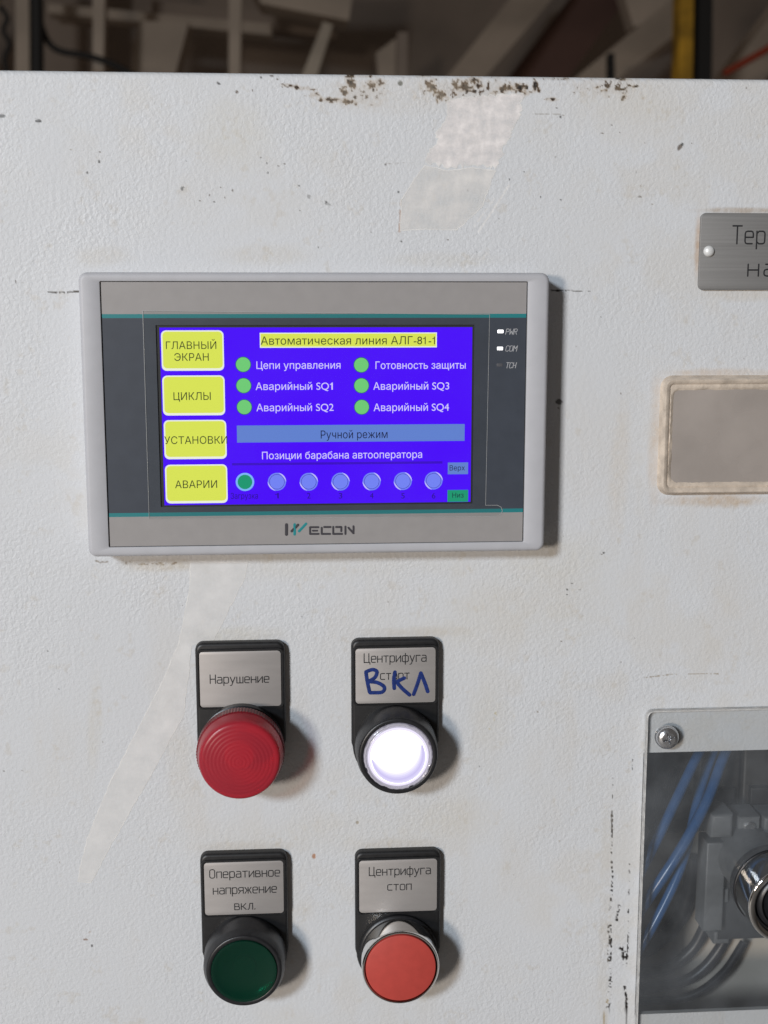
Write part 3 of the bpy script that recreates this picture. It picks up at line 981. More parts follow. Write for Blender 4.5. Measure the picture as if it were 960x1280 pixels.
def raw_text(text, offset=0.0, res=6):
    """outline of a text as filled triangles: overlapping contours are merged by winding number"""
    c = bpy.data.curves.new("text", 'FONT')
    c.body = text
    c.offset = offset
    c.resolution_u = res
    c.fill_mode = 'NONE'
    o = bpy.data.objects.new("text", c)
    me = bpy.data.meshes.new_from_object(o)
    v = [tuple(q.co)[:2] for q in me.vertices]
    e = [tuple(q.vertices) for q in me.edges]
    bpy.data.objects.remove(o)
    bpy.data.curves.remove(c)
    bpy.data.meshes.remove(me)
    nxt = {}
    for a, b in e:
        nxt.setdefault(a, []).append(b)
        nxt.setdefault(b, []).append(a)
    seen, loops = set(), []
    for k in range(len(v)):
        if k in seen or k not in nxt:
            continue
        lp, cur, prev = [k], k, None
        seen.add(k)
        while True:
            n = [q for q in sorted(nxt[cur]) if q not in seen]
            if not n:
                break
            cur = n[0]
            seen.add(cur)
            lp.append(cur)
        loops.append(lp)
    ce = [(lp[i], lp[(i + 1) % len(lp)]) for lp in loops for i in range(len(lp))]
    V, _, T, _, _, _ = delaunay_2d_cdt([Vector(q) for q in v], ce, [], 0, 1e-5)
    A = np.array([[v[a], v[b]] for a, b in ce])
    ok = []
    for t in T:
        px = sum(V[i].x for i in t) / 3
        py = sum(V[i].y for i in t) / 3
        y0, y1, x0, x1 = A[:, 0, 1], A[:, 1, 1], A[:, 0, 0], A[:, 1, 0]
        up, dn = (y0 <= py) & (y1 > py), (y1 <= py) & (y0 > py)
        with np.errstate(divide='ignore', invalid='ignore'):
            xc = x0 + (py - y0) / (y1 - y0) * (x1 - x0)
        w = np.sum(up & (xc > px)) - np.sum(dn & (xc > px))
        if w != 0:
            ok.append(tuple(t))
    return [(q.x, q.y) for q in V], ok


GCACHE = {}


def glyph(ch, offset):
    """one letter at a time, with its advance width"""
    if (ch, offset) not in GCACHE:
        def wid(t):
            return max(q[0] for q in raw_text(t, 0.0, 1)[0])
        adv = wid("Н" + ch + "Н") - wid("НН")
        if ch == " ":
            v, f = [], []
        elif ch == "1":
            t = 0.085 + 2 * offset
            v = [(.20, 0), (.20 + t, 0), (.20 + t, .69), (.20 + t * .25, .69), (.2, .60), (.06, .52), (.06, .44), (.2, .52)]
            f = [(0, 1, 7), (1, 2, 7), (2, 4, 7), (2, 3, 4), (4, 5, 7), (5, 6, 7)]
            adv = 0.5
        else:
            v, f = raw_text(ch, offset)
        GCACHE[(ch, offset)] = (v, f, adv)
    return GCACHE[(ch, offset)]


def font_mesh(text, offset=0.0):
    V, Fc, x = [], [], 0.0
    for ch in text:
        v, f, adv = glyph(ch, offset)
        b0 = len(V)
        V += [(q[0] + x, q[1]) for q in v]
        Fc += [tuple(b0 + i for i in t) for t in f]
        x += adv
    return V, Fc


_cv, _ = font_mesh("Н")
CAPH = max(q[1] for q in _cv)


def screen_text(mb, text, u0, u1, vbase, cap_px, m, z, bold=0.0):
    v, f = font_mesh(text, bold)
    xs = [q[0] for q in v]
    a, b_ = min(xs), max(xs)
    x0, y0 = U(u0, vbase, ZS)
    x1, y1 = U(u1, vbase, ZS)
    y = (y0 + y1) / 2
    kx = (x1 - x0) / (b_ - a)
    cap = abs(U(u0, vbase, ZS)[1] - U(u0, vbase - cap_px, ZS)[1])
    ky = cap / CAPH
    mb.add_mesh([(x0 + (q[0] - a) * kx, y - q[1] * ky, z) for q in v], f, m)


def srect(u0, v0, u1, v1):
    """screen rectangle from its photo box, squared up to the panel"""
    ax, ay = U(u0, v0, ZS)
    bx, by = U(u1, v1, ZS)
    return ax, ay, bx, by


def disc(mb, cx, cy, r, z, m, n=32):
    mb.poly([(cx + r * math.cos(2 * math.pi * i / n), cy + r * math.sin(2 * math.pi * i / n), z) for i in range(n)], m)


menu = [((201, 413, 280.3, 463.3), [("ГЛАВНЫЙ", 207.5, 270.5, 436.3, 9.6), ("ЭКРАН", 218, 261, 451, 9.6)]),
        ((202.6, 469.5, 281.6, 519), [("ЦИКЛЫ", 217, 263.5, 500, 9.8)]),
        ((204.4, 525.2, 283.6, 573.5), [("УСТАНОВКИ", 205.5, 284.2, 554.8, 9.6)]),
        ((206, 581, 284.8, 628.6), [("АВАРИИ", 219, 271.5, 610, 9.6)])]
for bx, lines in menu:
    mb = MB()
    x0, y0, x1, y1 = srect(*bx)
    o_ = rrect(x0, y0, x1, y1, 1.5, 5)
    mb.poly(z_of(o_, ZS + 0.03), yel_edge)
    mb.poly(z_of(rrect(x0 + 0.45, y0 + 0.4, x1 - 0.4, y1 - 0.75, 1.2, 5), ZS + 0.06), yel)
    for (t, a, b_, vb, ch) in lines:
        screen_text(mb, t, a, b_, vb, ch, yel_text, ZS + 0.09)
    mb.build("menu_button", screen, smooth=0)
mb = MB()
x0, y0, x1, y1 = srect(324.6, 416, 546, 434.2)
mb.rect(x0, y0, x1, y1, ZS + 0.03, yel_edge)
mb.rect(x0 + 0.3, y0 + 0.3, x1 - 0.3, y1 - 0.35, ZS + 0.06, yel)
screen_text(mb, "Автоматическая линия АЛГ-81-1", 326, 543.6, 430.6, 10.3, yel_text, ZS + 0.09)
mb.build("title_bar", screen, smooth=0)
lamps = [(304, 455.6), (304.6, 482), (305.4, 508.8), (451.6, 456.2), (451.8, 482), (452.2, 508.8)]
for (u, v) in lamps:
    mb = MB()
    cx, cy = U(u, v, ZS)
    disc(mb, cx, cy, 2.42, ZS + 0.03, grn_edge)
    disc(mb, cx, cy, 2.2, ZS + 0.06, grn)
    mb.build("status_indicator", screen, smooth=0)
mb = MB()
for (t, a, b_, vb) in [("Цепи управления", 320.6, 425.6, 461), ("Аварийный SQ1", 319.6, 416, 487.3), ("Аварийный SQ2", 320.6, 417, 513.8),
                       ("Готовность защиты", 469.4, 582, 461), ("Аварийный SQ3", 466.6, 561.4, 487), ("Аварийный SQ4", 467, 561.2, 513.6)]:
    screen_text(mb, t, a, b_, vb, 9.4, white_t, ZS + 0.03, 0.022)
screen_text(mb, "Позиции барабана автооператора", 327.6, 527.6, 573.2, 9.4, white_t, ZS + 0.03, 0.024)
mb.build("screen_lettering", screen, smooth=0)
mb = MB()
x0, y0, x1, y1 = srect(296, 532, 580.6, 551)
mb.rect(x0, y0, x1, y1, ZS + 0.03, bar_m)
screen_text(mb, "Ручной режим", 401, 484.4, 547.8, 10, navy_t, ZS + 0.06)
mb.build("mode_bar", screen, smooth=0)
mb = MB()
x0, y0, x1, y1 = srect(290, 578.9, 553, 579.4)
mb.rect(x0, y0, x1, y1, ZS + 0.03, rule_m)
mb.build("rule", screen, smooth=0)
for k, (u, v) in enumerate([(306.2, 602.4), (346.2, 602.2), (386, 602.2), (425.6, 602), (464.6, 601.8), (503.6, 601.4), (542, 600.8)]):
    mb = MB()
    cx, cy = U(u, v, ZS)
    if k == 0:
        disc(mb, cx, cy, 2.85, ZS + 0.03, lblue)
        disc(mb, cx, cy, 2.25, ZS + 0.06, tealg)
        screen_text(mb, "Загрузка", 288.5, 322.5, 623.4, 7.4, dim_t, ZS + 0.09, 0.02)
    else:
        disc(mb, cx, cy, 2.8, ZS + 0.03, pos_blue)
        # bright rim arcs at upper right and lower left, thin dark circle
        for a0 in (-80, 100):
            n = 14
            rin = [(cx + (2.82 - 0.42 * math.sin(math.pi * i / n)) * math.cos(math.radians(a0 + 80 * i / n)), cy + (2.82 - 0.42 * math.sin(math.pi * i / n)) * math.sin(math.radians(a0 + 80 * i / n)), ZS + 0.06) for i in range(n + 1)]
            rout = [(cx + 2.85 * math.cos(math.radians(a0 + 80 * i / n)), cy + 2.85 * math.sin(math.radians(a0 + 80 * i / n)), ZS + 0.06) for i in range(n + 1)]
            mb.loft([rin, rout], pos_ring, closed=False)
        ring = [[(cx + r * math.cos(2 * math.pi * i / 40), cy + r * math.sin(2 * math.pi * i / 40), ZS + 0.09) for i in range(40)] for r in (2.24, 2.36)]
        mb.loft(ring, pos_line)
        screen_text(mb, str(k), u - 2.2, u + 2.2, 623, 7.2, dim_t, ZS + 0.09)
    mb.build("position_indicator", screen, smooth=0)
mb = MB()
x0, y0, x1, y1 = srect(559.8, 578.2, 585, 592.6)
mb.rect(x0, y0, x1, y1, ZS + 0.03, bar_m)
screen_text(mb, "Верх", 562, 581, 588, 6.6, navy_t, ZS + 0.06, 0.035)
mb.build("upper_key", screen, smooth=0)
mb = MB()
x0, y0, x1, y1 = srect(559.4, 612.6, 585, 627)
mb.rect(x0, y0, x1, y1, ZS + 0.03, tealg)
screen_text(mb, "Низ", 565.4, 579.4, 622, 6.4, navy_t, ZS + 0.06, 0.02)
mb.build("lower_key", screen, smooth=0)

# --- LEDs, silkscreen, logo
for (u, v, m) in ((625.6, 414.3, white_led), (625, 435.6, white_led), (624.6, 456.2, led_off)):
    mb = MB()
    x, y = U(u, v, ZO)
    mb.box(x - 0.9, y - 0.5, ZO - 0.05, x + 0.9, y + 0.5, ZO + 0.08, m, 0.05, 0.15)
    mb.build("indicator_light", tp)
mb = MB()
for (t, a, b_, vb) in (("PWR", 632, 645.6, 418), ("COM", 631.8, 645.4, 439), ("TCH", 632, 644.2, 460)):
    x0, y0 = U(a, vb, ZO)
    x1, _ = U(b_, vb, ZO)
    engraved(mb, t, x0, x1, y0, 1.65, ZO + 0.015, silk, 0.1, slant=0.22)
mb.build("led_lettering", tp, smooth=0)
mb = MB()


def L(px, py):
    return U(345 + px / 8.727, 645 + py / 8.727, ZO)


for k, (p, r, m) in enumerate([([(115, 95), (115, 200)], .52, logo_dark), ([(172, 165), (240, 97)], .44, logo_dark), ([(203, 92), (203, 200)], .42, logo_teal), ([(252, 165), (328, 84)], .42, logo_teal),
                               ([(462, 122), (372, 122), (372, 195), (465, 195)], .33, logo_dark), ([(400, 160), (450, 160)], .3, logo_dark),
                               ([(595, 120), (525, 120)], .33, logo_dark), ([(498, 128), (498, 195), (590, 195)], .33, logo_dark),
                               ([(624, 118), (624, 195), (720, 195)], .33, logo_dark), ([(655, 120), (712, 120), (712, 165)], .33, logo_dark),
                               ([(757, 115), (757, 195)], .33, logo_dark), ([(790, 128), (845, 188), (845, 112)], .33, logo_dark)]):
    strokes(mb, [[L(*q) for q in p]], r, ZO + 0.01 + 0.004 * k, m, 0.03)
mb.build("logo", tp, smooth=0)

# --- protective film left on the glass
film = clear_mat("film", haze=0.005, gloss_rough=0.14, fres=0.5, hnoise=0.005, hscale=35)
film_edge = clear_mat("film_edge", haze=0.36, gloss_rough=0.3, fres=1.0)
fp = [(178.5, 388.5), (400, 391), (612, 393), (607, 631.5), (622, 631.5), (626.5, 634), (628, 638.5), (626, 643), (621, 645.5), (400, 647), (186.5, 648.5)]
fm = [U(u, v, ZO + 0.1) for u, v in fp]
mb = MB()
mb.loft([z_of(fm, ZO + 0.13), z_of(fm, ZO + 0.20)], film, False, True)
v, f = curve_mesh([[(x, y, 0) for x, y in fm] + [(*fm[0], 0)]], 0.1, 0.5, 1)
mb.add_mesh([(a, b_, c + ZO + 0.18) for a, b_, c in v], f, film_edge)
mb.build("protective_film", tp, smooth=0)

# ------------------------------------------------------------------ PUSH BUTTONS AND LAMP
PW = 14.4                                          # half width of the legend holder


def holder_outline(bx, by, top):
    x0, x1 = bx - PW, bx + PW
    r = 2.6
    o = []
    for i in range(9):
        a = math.radians(180 + 90 * i / 8)
        o.append((x0 + r + r * math.cos(a), top + r + r * math.sin(a)))
    for i in range(9):
        a = math.radians(270 + 90 * i / 8)
        o.append((x1 - r + r * math.cos(a), top + r + r * math.sin(a)))
    rb = PW - 0.35
    o.append((x1, by - 0.5))
    for i in range(33):
        a = math.radians(3 + 174 * i / 32)
        o.append((bx + rb * math.cos(a), by + rb * math.sin(a)))
    o.append((x0, by - 0.5))
    return o


def legend(root, bx, by, top, lines, hand=None):
    """legend holder + metal label; lines = [(text, x0 px, x1 px, base px, cap px)]"""
    lx0, lx1 = bx - 13.2, bx + 13.2
    ly0, ly1 = top + 2.75, top + 21.5
    mb = MB()
    mb.prism(holder_outline(bx, by, top), 0, 3.1, black_plastic, 1.1, 4)
    fr = rrect(lx0 - 0.75, ly0 - 0.85, lx1 + 0.75, ly1 + 0.6, 1.6, 6)
    fi_ = rrect(lx0, ly0, lx1, ly1, 1.2, 6)
    mb.loft([z_of(fr, 2.9), z_of(inset(fr, 0.08), 3.5), z_of(inset(fr, 0.25), 3.65), z_of(inset(fi_, -0.2), 3.65), z_of(inset(fi_, -0.05), 3.5), z_of(fi_, 3.12)], black_plastic)
    mb.build("legend_holder", root, smooth=40)
    mb = MB()
    mb.prism(rrect(lx0 + 0.12, ly0 + 0.12, lx1 - 0.12, ly1 - 0.12, 1.1, 6), 3.12, 3.4, steel_label, 0.06, 2)
    lab = mb.build("label_plate", root, smooth=40)
    mb = MB()
    for (t, a, b_, vb, ch) in lines:
        x0, y0 = U(a, vb, 3.4)
        x1, y1 = U(b_, vb, 3.4)
        cap = abs(y0 - U(a, vb - ch, 3.4)[1])
        engraved(mb, t, x0, x1, (y0 + y1) / 2, cap, 3.405, engrave, 0.165)
    mb.build("lettering", lab, smooth=0)
    if hand:
        mb = MB()
        strokes(mb, hand, 0.62, 3.45, marker_ink, 0.04)
        mb.build("handwriting", lab, smooth=0)


# red signal lamp
bx, by = 45.6, 150.9
t = thing("signal_lamp", "dull red ribbed signal lamp labelled Нарушение, left in upper row", "signal lamp", (bx, by + 14, 0), "round operators below the touch panel")
top = U(300, 803, 3)[1]
legend(t, bx, by, top, [("Нарушение", 262.8, 336.2, 853.6, 10.6)])
mb = MB()
mb.lathe([(13.6, 3.0), (13.6, 6.0), (13.0, 6.3)], bx, by, black_soft, cap0=False, cap1=False)
mb.lathe([(13.0, 6.3), (5.2, 6.6), (5.0, 14.5), (4.2, 15.5)], bx, by, red_lens, cap1=True)
mb.build("base_ring", t)
mb = MB()
prof = [(13.0, 6.4), (13.3, 8.4), (13.9, 8.8), (14.0, 9.0), (14.0, 13.0), (13.75, 13.3), (13.6, 13.5), (13.2, 16.6), (12.95, 18.2), (12.7, 19.0), (12.35, 19.5), (12.0, 19.75)]
nk = len(prof)
r = 11.7
while r > 0.25:
    ph = (11.7 - r) / 1.2 * 2 * math.pi
    prof.append((r, 19.78 + 1.15 * (1 - (r / 12) ** 2) + 0.024 * math.sin(ph)))
    r -= 0.15


def knurl(a, i):
    return 1 + (0.006 * math.cos(a * 90) if 2 <= i <= 4 else 0)


mb.lathe(prof[:7], bx, by, red_rim, n=432, cap1=False, mod=knurl)
mb.lathe(prof[6:], bx, by, red_shell, n=144)
mb.build("lens", t, smooth=25)

# lit white button
bx, by = 95.95, 152.6
t = thing("push_button", "glowing white push button hand-marked ВКЛ, right in upper row", "push button", (bx, by + 14, 0), "round operators below the touch panel")
top = U(494, 799, 3)[1]


def Hn(px, py):
    return U(410 + px / 5.12, 780 + py / 5.12, 3.45)


hand = [smooth_path([Hn(243, 312), Hn(252, 370), Hn(266, 436)]),
        smooth_path([Hn(243, 306), Hn(285, 292), Hn(313, 306), Hn(300, 342), Hn(262, 366)]),
        smooth_path([Hn(262, 368), Hn(318, 376), Hn(360, 404), Hn(345, 436), Hn(270, 440)]),
        smooth_path([Hn(428, 308), Hn(421, 360), Hn(424, 412)]),
        smooth_path([Hn(488, 346), Hn(455, 362), Hn(426, 378)]),
        smooth_path([Hn(436, 368), Hn(474, 412), Hn(522, 454)]),
        smooth_path([Hn(548, 450), Hn(572, 385), Hn(594, 314)]),
        smooth_path([Hn(594, 314), Hn(620, 378), Hn(638, 432)])]
legend(t, bx, by, top, [("Центрифуга", 455.2, 532.6, 827.4, 11), ("старт", 475.6, 511.5, 849, 10.5)], hand)


def ring_profile(ro, rt, zt, rin, zin):
    return [(ro, 3.0), (ro, 6.0), (ro - 0.05, 6.2), (ro - 0.15, zt - 3.4), (ro - 0.45, zt - 2.4), (rt + 0.25, zt - 0.6), (rt + 0.05, zt - 0.2), (rt - 0.2, zt), (rin + 0.15, zt), (rin, zt - 0.12), (rin, zin)]


mb = MB()
mb.lathe(ring_profile(13.45, 12.55, 14.5, 11.2, 10.0), bx, by, black_soft, cap1=False)
mb.build("bezel_ring", t, smooth=40)
lens_rim = mat("clear_lens_rim", (0.35, 0.34, 0.37), 0.12, emit=(0.85, 0.78, 1.0), estr=0.14, coat=0.5)
lens_ridge = mat("lens_ridge", (0.2, 0.2, 0.22), 0.2, emit=(0.85, 0.78, 1.0), estr=0.36)
lens_ring = mat("lens_frost_ring", (0.1, 0.1, 0.1), 0.3, emit=(0.86, 0.80, 1.0), estr=0.95)
lens_core = mat("lens_glow", (0.9, 0.9, 0.9), 0.4, emit=(1.0, 0.97, 1.0), estr=2.2)
lens_pale = mat("lens_pale_lilac", (0.1, 0.1, 0.1), 0.4, emit=(0.80, 0.74, 1.0), estr=0.95)
lens_lilac = mat("lens_lilac", (0.1, 0.1, 0.1), 0.4, emit=(0.60, 0.54, 0.90), estr=0.95)
mb = MB()
mb.lathe([(11.1, 10.2), (11.1, 14.3), (10.95, 14.8), (10.6, 15.0), (10.35, 14.9), (10.2, 14.6)], bx, by, lens_rim, n=144, cap1=False,
         mod=lambda a, i: 1 - (0.022 if i >= 1 and abs((math.degrees(a) % 45) - 22) < 4 else 0) + 0.004 * math.sin(a * 36))
mb.lathe([(10.2, 14.6), (10.05, 14.75), (9.75, 14.8)], bx, by, lens_ridge, cap1=False)
mb.lathe([(9.75, 14.8), (9.6, 15.05), (9.2, 15.15), (8.95, 15.1)], bx, by, lens_ring, cap1=False)
mb.lathe([(8.95, 15.1), (8.8, 15.12), (8.0, 15.25), (4, 15.5), (0.5, 15.6)], bx, by, lens_core, cap1=True)
mb.build("lens", t, smooth=40)
mb = MB()                                           # darker crescent of the diffuser
n = 26
NB = 8
bands = [[] for _ in range(NB + 1)]
for i in range(n + 1):
    a = math.radians(-32 + 212 * i / n)
    w = max(0.02, max(0.0, math.sin(math.pi * i / n)) ** 0.6)
    for q in range(NB + 1):
        k = 8.75 - 4.6 * w * q / NB
        bands[q].append((bx + k * math.cos(a), by + k * math.sin(a), 15.40 + 0.035 * q))
for q in range(NB):
    tq = abs((q + 0.5) / NB - 0.3) / 0.7
    tq = min(1.0, tq) ** 1.2
    lm = mat("lens_lilac_%s" % "abcdefgh"[q], (0.1, 0.1, 0.1), 0.4, emit=(0.58 + 0.42 * tq, 0.52 + 0.48 * tq, 0.88 + 0.12 * tq), estr=0.92 + 0.25 * tq)
    mb.loft([bands[q], bands[q + 1]], lm, closed=False)
mb.build("diffuser", t, smooth=40)

# green button
bx, by = 45.5, 224.6
t = thing("push_button", "dark green unlit push button with black ring, left in lower row", "push button", (bx, by + 14, 0), "round operators below the touch panel")
top = U(306, 1066.5, 3)[1]
legend(t, bx, by, top, [("Оперативное", 262.2, 349.6, 1096.4, 10.6), ("напряжение", 266.6, 345.6, 1116.6, 10.6), ("вкл.", 293.4, 319.2, 1136.8, 10.6)])
mb = MB()
mb.lathe(ring_profile(13.6, 12.2, 14.7, 10.85, 11.0), bx, by, black_soft, cap1=False)
mb.build("bezel_ring", t, smooth=40)
mb = MB()
mb.lathe([(10.78, 11.0), (10.78, 14.8), (10.6, 15.15), (10.25, 15.2), (9.4, 15.0), (7, 14.6), (4, 14.35), (0.5, 14.3)], bx, by, green_shell)
mb.lathe([(10.7, 11.05), (4.0, 11.1), (3.6, 12.2), (0.5, 12.4)], bx, by, green_lens)
mb.build("lens", t, smooth=50)

# red stop button with chrome ring
bx, by = 96.9, 225.6
t = thing("push_button", "flat coral red push button in a chrome ring, right in lower row", "push button", (bx, by + 14, 0), "round operators below the touch panel")
top = U(499, 1064, 3)[1]
legend(t, bx, by, top, [("Центрифуга", 461.6, 538, 1093.4, 10.4), ("стоп", 484.6, 514, 1112.4, 10)])
mb = MB()
mb.lathe([(13.3, 3.0), (13.3, 4.4), (12.9, 4.8), (12.6, 4.9)], bx, by, black_soft, cap1=False)
mb.lathe([(12.6, 4.9), (12.75, 8), (12.9, 13.4), (12.85, 14.0), (12.7, 14.45), (12.45, 14.65), (12.15, 14.6), (12.0, 14.3), (12.0, 9.0)], bx, by, chrome, cap1=False)
mb.build("bezel_ring", t, smooth=40)
mb = MB()
mb.lathe([(12.05, 9.0), (12.05, 11.0)], bx, by, dark_gap, cap1=True)
mb.lathe([(11.62, 11.0), (11.62, 14.4), (11.5, 14.65), (11.25, 14.75)], bx, by, red_cap)
mb.build("cap", t, smooth=40)

# ------------------------------------------------------------------ NAME PLATE
x0, y0 = U(876.6, 266, 1)
_, y1 = U(880, 362.5, 1)
np_ = thing("name_plate", "brushed steel name plate engraved Тер на, cut by right edge", "name plate", (x0 + 30, y1, 0))
mb = MB()
mb.prism(rrect(x0, y0, x0 + 62, y1, 1.7, 6), 0, 1.0, steel_plate, 0.15, 2)
mb.build("plate", np_, smooth=40)
mb = MB()
a, b_ = U(915.4, 305, 1)[0], U(955.6, 305, 1)[0]
engraved(mb, "Тер", a, b_, U(930, 304.6, 1)[1], abs(U(930, 304.6, 1)[1] - U(930, 282.4, 1)[1]), 1.005, engrave, 0.25, gap=.2)
a, b_ = U(934.6, 345, 1)[0], U(968, 345, 1)[0]
engraved(mb, "на", a, b_, U(940, 345, 1)[1], abs(U(930, 304.6, 1)[1] - U(930, 282.4, 1)[1]) * 0.95, 1.005, engrave, 0.25, gap=.24)
mb.build("lettering", np_, smooth=0)
rx_, ry_ = U(886.6, 314, 1.5)
mb = MB()
mb.lathe([(1.75, 0.9), (1.75, 1.15), (1.6, 1.6), (1.2, 2.0), (0.6, 2.25), (0.1, 2.3)], rx_, ry_, rivet_mat, n=32)
mb.build("rivet", np_, smooth=60)

# ------------------------------------------------------------------ BLANK INSPECTION WINDOW
x0, y0 = U(832.5, 473.5, 3)
_, y1 = U(840, 617, 3)
bw = thing("inspection_window", "blank grey inspection window in a grubby beige sealed frame", "window", (x0 + 32, y1, 0))
x1 = x0 + 72
mb = MB()
oo = rrect(x0, y0, x1, y1, 3.0, 6)
ii = rrect(x0 + 3.0, y0 + 3.6, x1 - 3.0, y1 - 3.4, 2.0, 6)
oo, ii = densify(oo, oo), densify(ii, oo)
rsf = random.Random(8)


def bead(o_, amp):
    j, out = 0.0, []
    for (x_, y_), (x2, y2) in zip(o_, inset(o_, 1.0)):
        j = 0.6 * j + rsf.uniform(-amp, amp)
        out.append((x_ + (x2 - x_) * j, y_ + (y2 - y_) * j))
    return out


mb.loft([z_of(inset(oo, -0.9), 0.0), z_of(inset(oo, -0.5), 0.5), z_of(inset(oo, 0.0), 2.6), z_of(inset(oo, 0.35), 3.0), z_of(inset(oo, 1.2), 2.9), z_of(inset(oo, 1.9), 2.05)], beige_seal)
mb.loft([z_of(inset(oo, 1.9), 2.06), z_of(bead(inset(ii, -1.0), .16), 2.3), z_of(bead(inset(ii, -0.4), .14), 2.05), z_of(bead(inset(ii, 0.1), .12), 1.7)], beige_seal)
mb.build("frame", bw, smooth=50)
mb = MB()
mb.prism(inset(ii, -0.1), 0.3, 1.75, pane_grey, 0)
mb.build("pane", bw, smooth=0)

# ------------------------------------------------------------------ CLEAR COVER, SCREW, SWITCH, WIRES
AX0 = (U(806.5, 900, 3)[0] + U(799.5, 1270, 3)[0]) / 2
AY0 = (U(822, 889, 3)[1] + U(955, 886.5, 3)[1]) / 2
AX1, AY1 = WX1 + 9, WY1 + 12
acryl = clear_mat("clear_acrylic", haze=0.085, hazecol=(0.64, 0.69, 0.75), gloss_rough=0.04, fres=1.0, hnoise=0.06, hscale=45)
acryl_edge = clear_mat("acrylic_sawn_edge", haze=0.62, hazecol=(0.75, 0.74, 0.72), gloss_rough=0.35, fres=1.0, hnoise=0.2, hscale=400)
cc = thing("clear_cover", "clear acrylic cover plate screwed over the wiring cut-out", "cover", ((AX0 + AX1) / 2, AY1, 0))
mb = MB()
ao = rrect(AX0, AY0, AX1, AY1, 2.2, 6)
mb.loft([z_of(ao, 0.25), z_of(ao, 2.75), z_of(inset(ao, 0.25), 3.0)], acryl_edge)
mb.loft([z_of(inset(ao, 0.25), 3.0)], acryl, False, True)
mb.build("clear_plate", cc, smooth=30)
sx_, sy_ = U(834.5, 922.5, 4.5)
mb = MB()
mb.lathe([(4.0, 3.02), (4.05, 3.3), (3.95, 4.2), (3.6, 5.0), (2.9, 5.6), (2.2, 5.85)], sx_, sy_, zinc, n=64, cap1=False)


def cross(a, k):
    """cross recess: radius of a plus-shaped hole"""
    q = abs(((math.degrees(a) + 20) % 90) - 45) / 45.0
    return (0.8 + 1.25 * sstep(0.55, 0.95, np.array(q))) * k


N = 64
rings = [[(sx_ + 2.2 * math.cos(2 * math.pi * j / N), sy_ + 2.2 * math.sin(2 * math.pi * j / N), 5.85) for j in range(N)]]
for k, z in ((1.0, 5.9), (0.9, 5.3), (0.55, 4.4)):
    rings.append([(sx_ + float(cross(2 * math.pi * j / N, k)) * math.cos(2 * math.pi * j / N), sy_ + float(cross(2 * math.pi * j / N, k)) * math.sin(2 * math.pi * j / N), z) for j in range(N)])
mb.loft(rings, zinc, False, True)
mb.build("screw", cc, smooth=40)

# selector switch mounted through the clear plate
bx, by = U(966, 1109, 3)
sw = thing("selector_switch", "chrome ringed selector switch poking through the clear cover", "switch", (bx, by + 13, 3))
mb = MB()
mb.lathe([(13.9, 3.02), (13.9, 3.7), (13.5, 3.9)], bx, by, black_soft, cap1=False)
mb.lathe([(13.55, 3.9), (13.5, 15.9), (13.4, 16.5), (13.1, 16.85), (12.7, 16.95), (11.2, 16.5), (11.0, 16.2), (10.9, 14.5), (10.3, 14.0), (10.1, 8)], bx, by, chrome, cap1=False)
mb.build("collar", sw, smooth=40)
mb = MB()
mb.lathe([(10.05, 8), (10.0, 14.0), (9.4, 15.0), (8.4, 15.4), (8.2, 13.5), (7.0, 13.2), (6.6, 16.5), (6.0, 17.2), (0.3, 17.4)], bx, by, black_soft)
mb.build("knob", sw, smooth=40)
mb = MB()
mb.lathe([(12.6, -1.6), (13.6, -1.4), (13.6, 0.2)], bx, by, black_soft, cap0=True, cap1=True)
mb.lathe([(11.0, -24.5), (11.0, -1.8)], bx, by, grey_block, cap0=True, cap1=True)
mb.build("shank", sw, smooth=40)
mb = MB()
bz = -22


def B(u0, v0, u1, v1, z0, z1, m, bev=0.6):
    ax, ay = U(u0, v0, z1)
    cx_, cy_ = U(u1, v1, z1)
    mb.box(ax, ay, z0, cx_, cy_, z1, m, bev)


dark_body = mat("dark_block", (0.035, 0.037, 0.04), 0.4, noise=0.15)
B(903.5, 1048, 1040, 1170, -40, -25, dark_body)
B(884, 1054, 903, 1164, -31, -21, grey_block, 0.8)
B(890, 1019, 916, 1047.5, -30, -18, grey_block, 1.4)
B(924, 1022, 950, 1047.5, -34, -22, grey_block, 1.2)
B(956, 1022, 984, 1047.5, -34, -22, grey_block, 1.2)
B(900, 1112, 910, 1128, -24.9, -23.4, grey_block, 0.3)
B(893, 1165, 912, 1180, -36, -26, grey_block, 0.8)
for (u, v) in ((937, 1034), (969, 1034)):
    qx, qy = U(u, v, -21.5)
    mb.lathe([(2.2, -22.2), (2.2, -21.2), (1.7, -20.7)], qx, qy, zinc, n=24)
mb.build("contact_block", sw, smooth=30)


def wire(px, r, m, label, group="wires behind the clear cover"):
    P = []
    for (u, v, z) in px:
        z = max(z, -47)
        x, y = U(u, v, z)
        P.append((x, y, z))
    v_, f_ = curve_mesh([smooth_path(P, 8)], r * 1.32, res=4)
    mb = MB()
    mb.add_mesh(v_, f_, m)
    c = P[len(P) // 2]
    o = mb.build("wire", smooth=60, loc=c)
    tag(o, label, "wire", group)


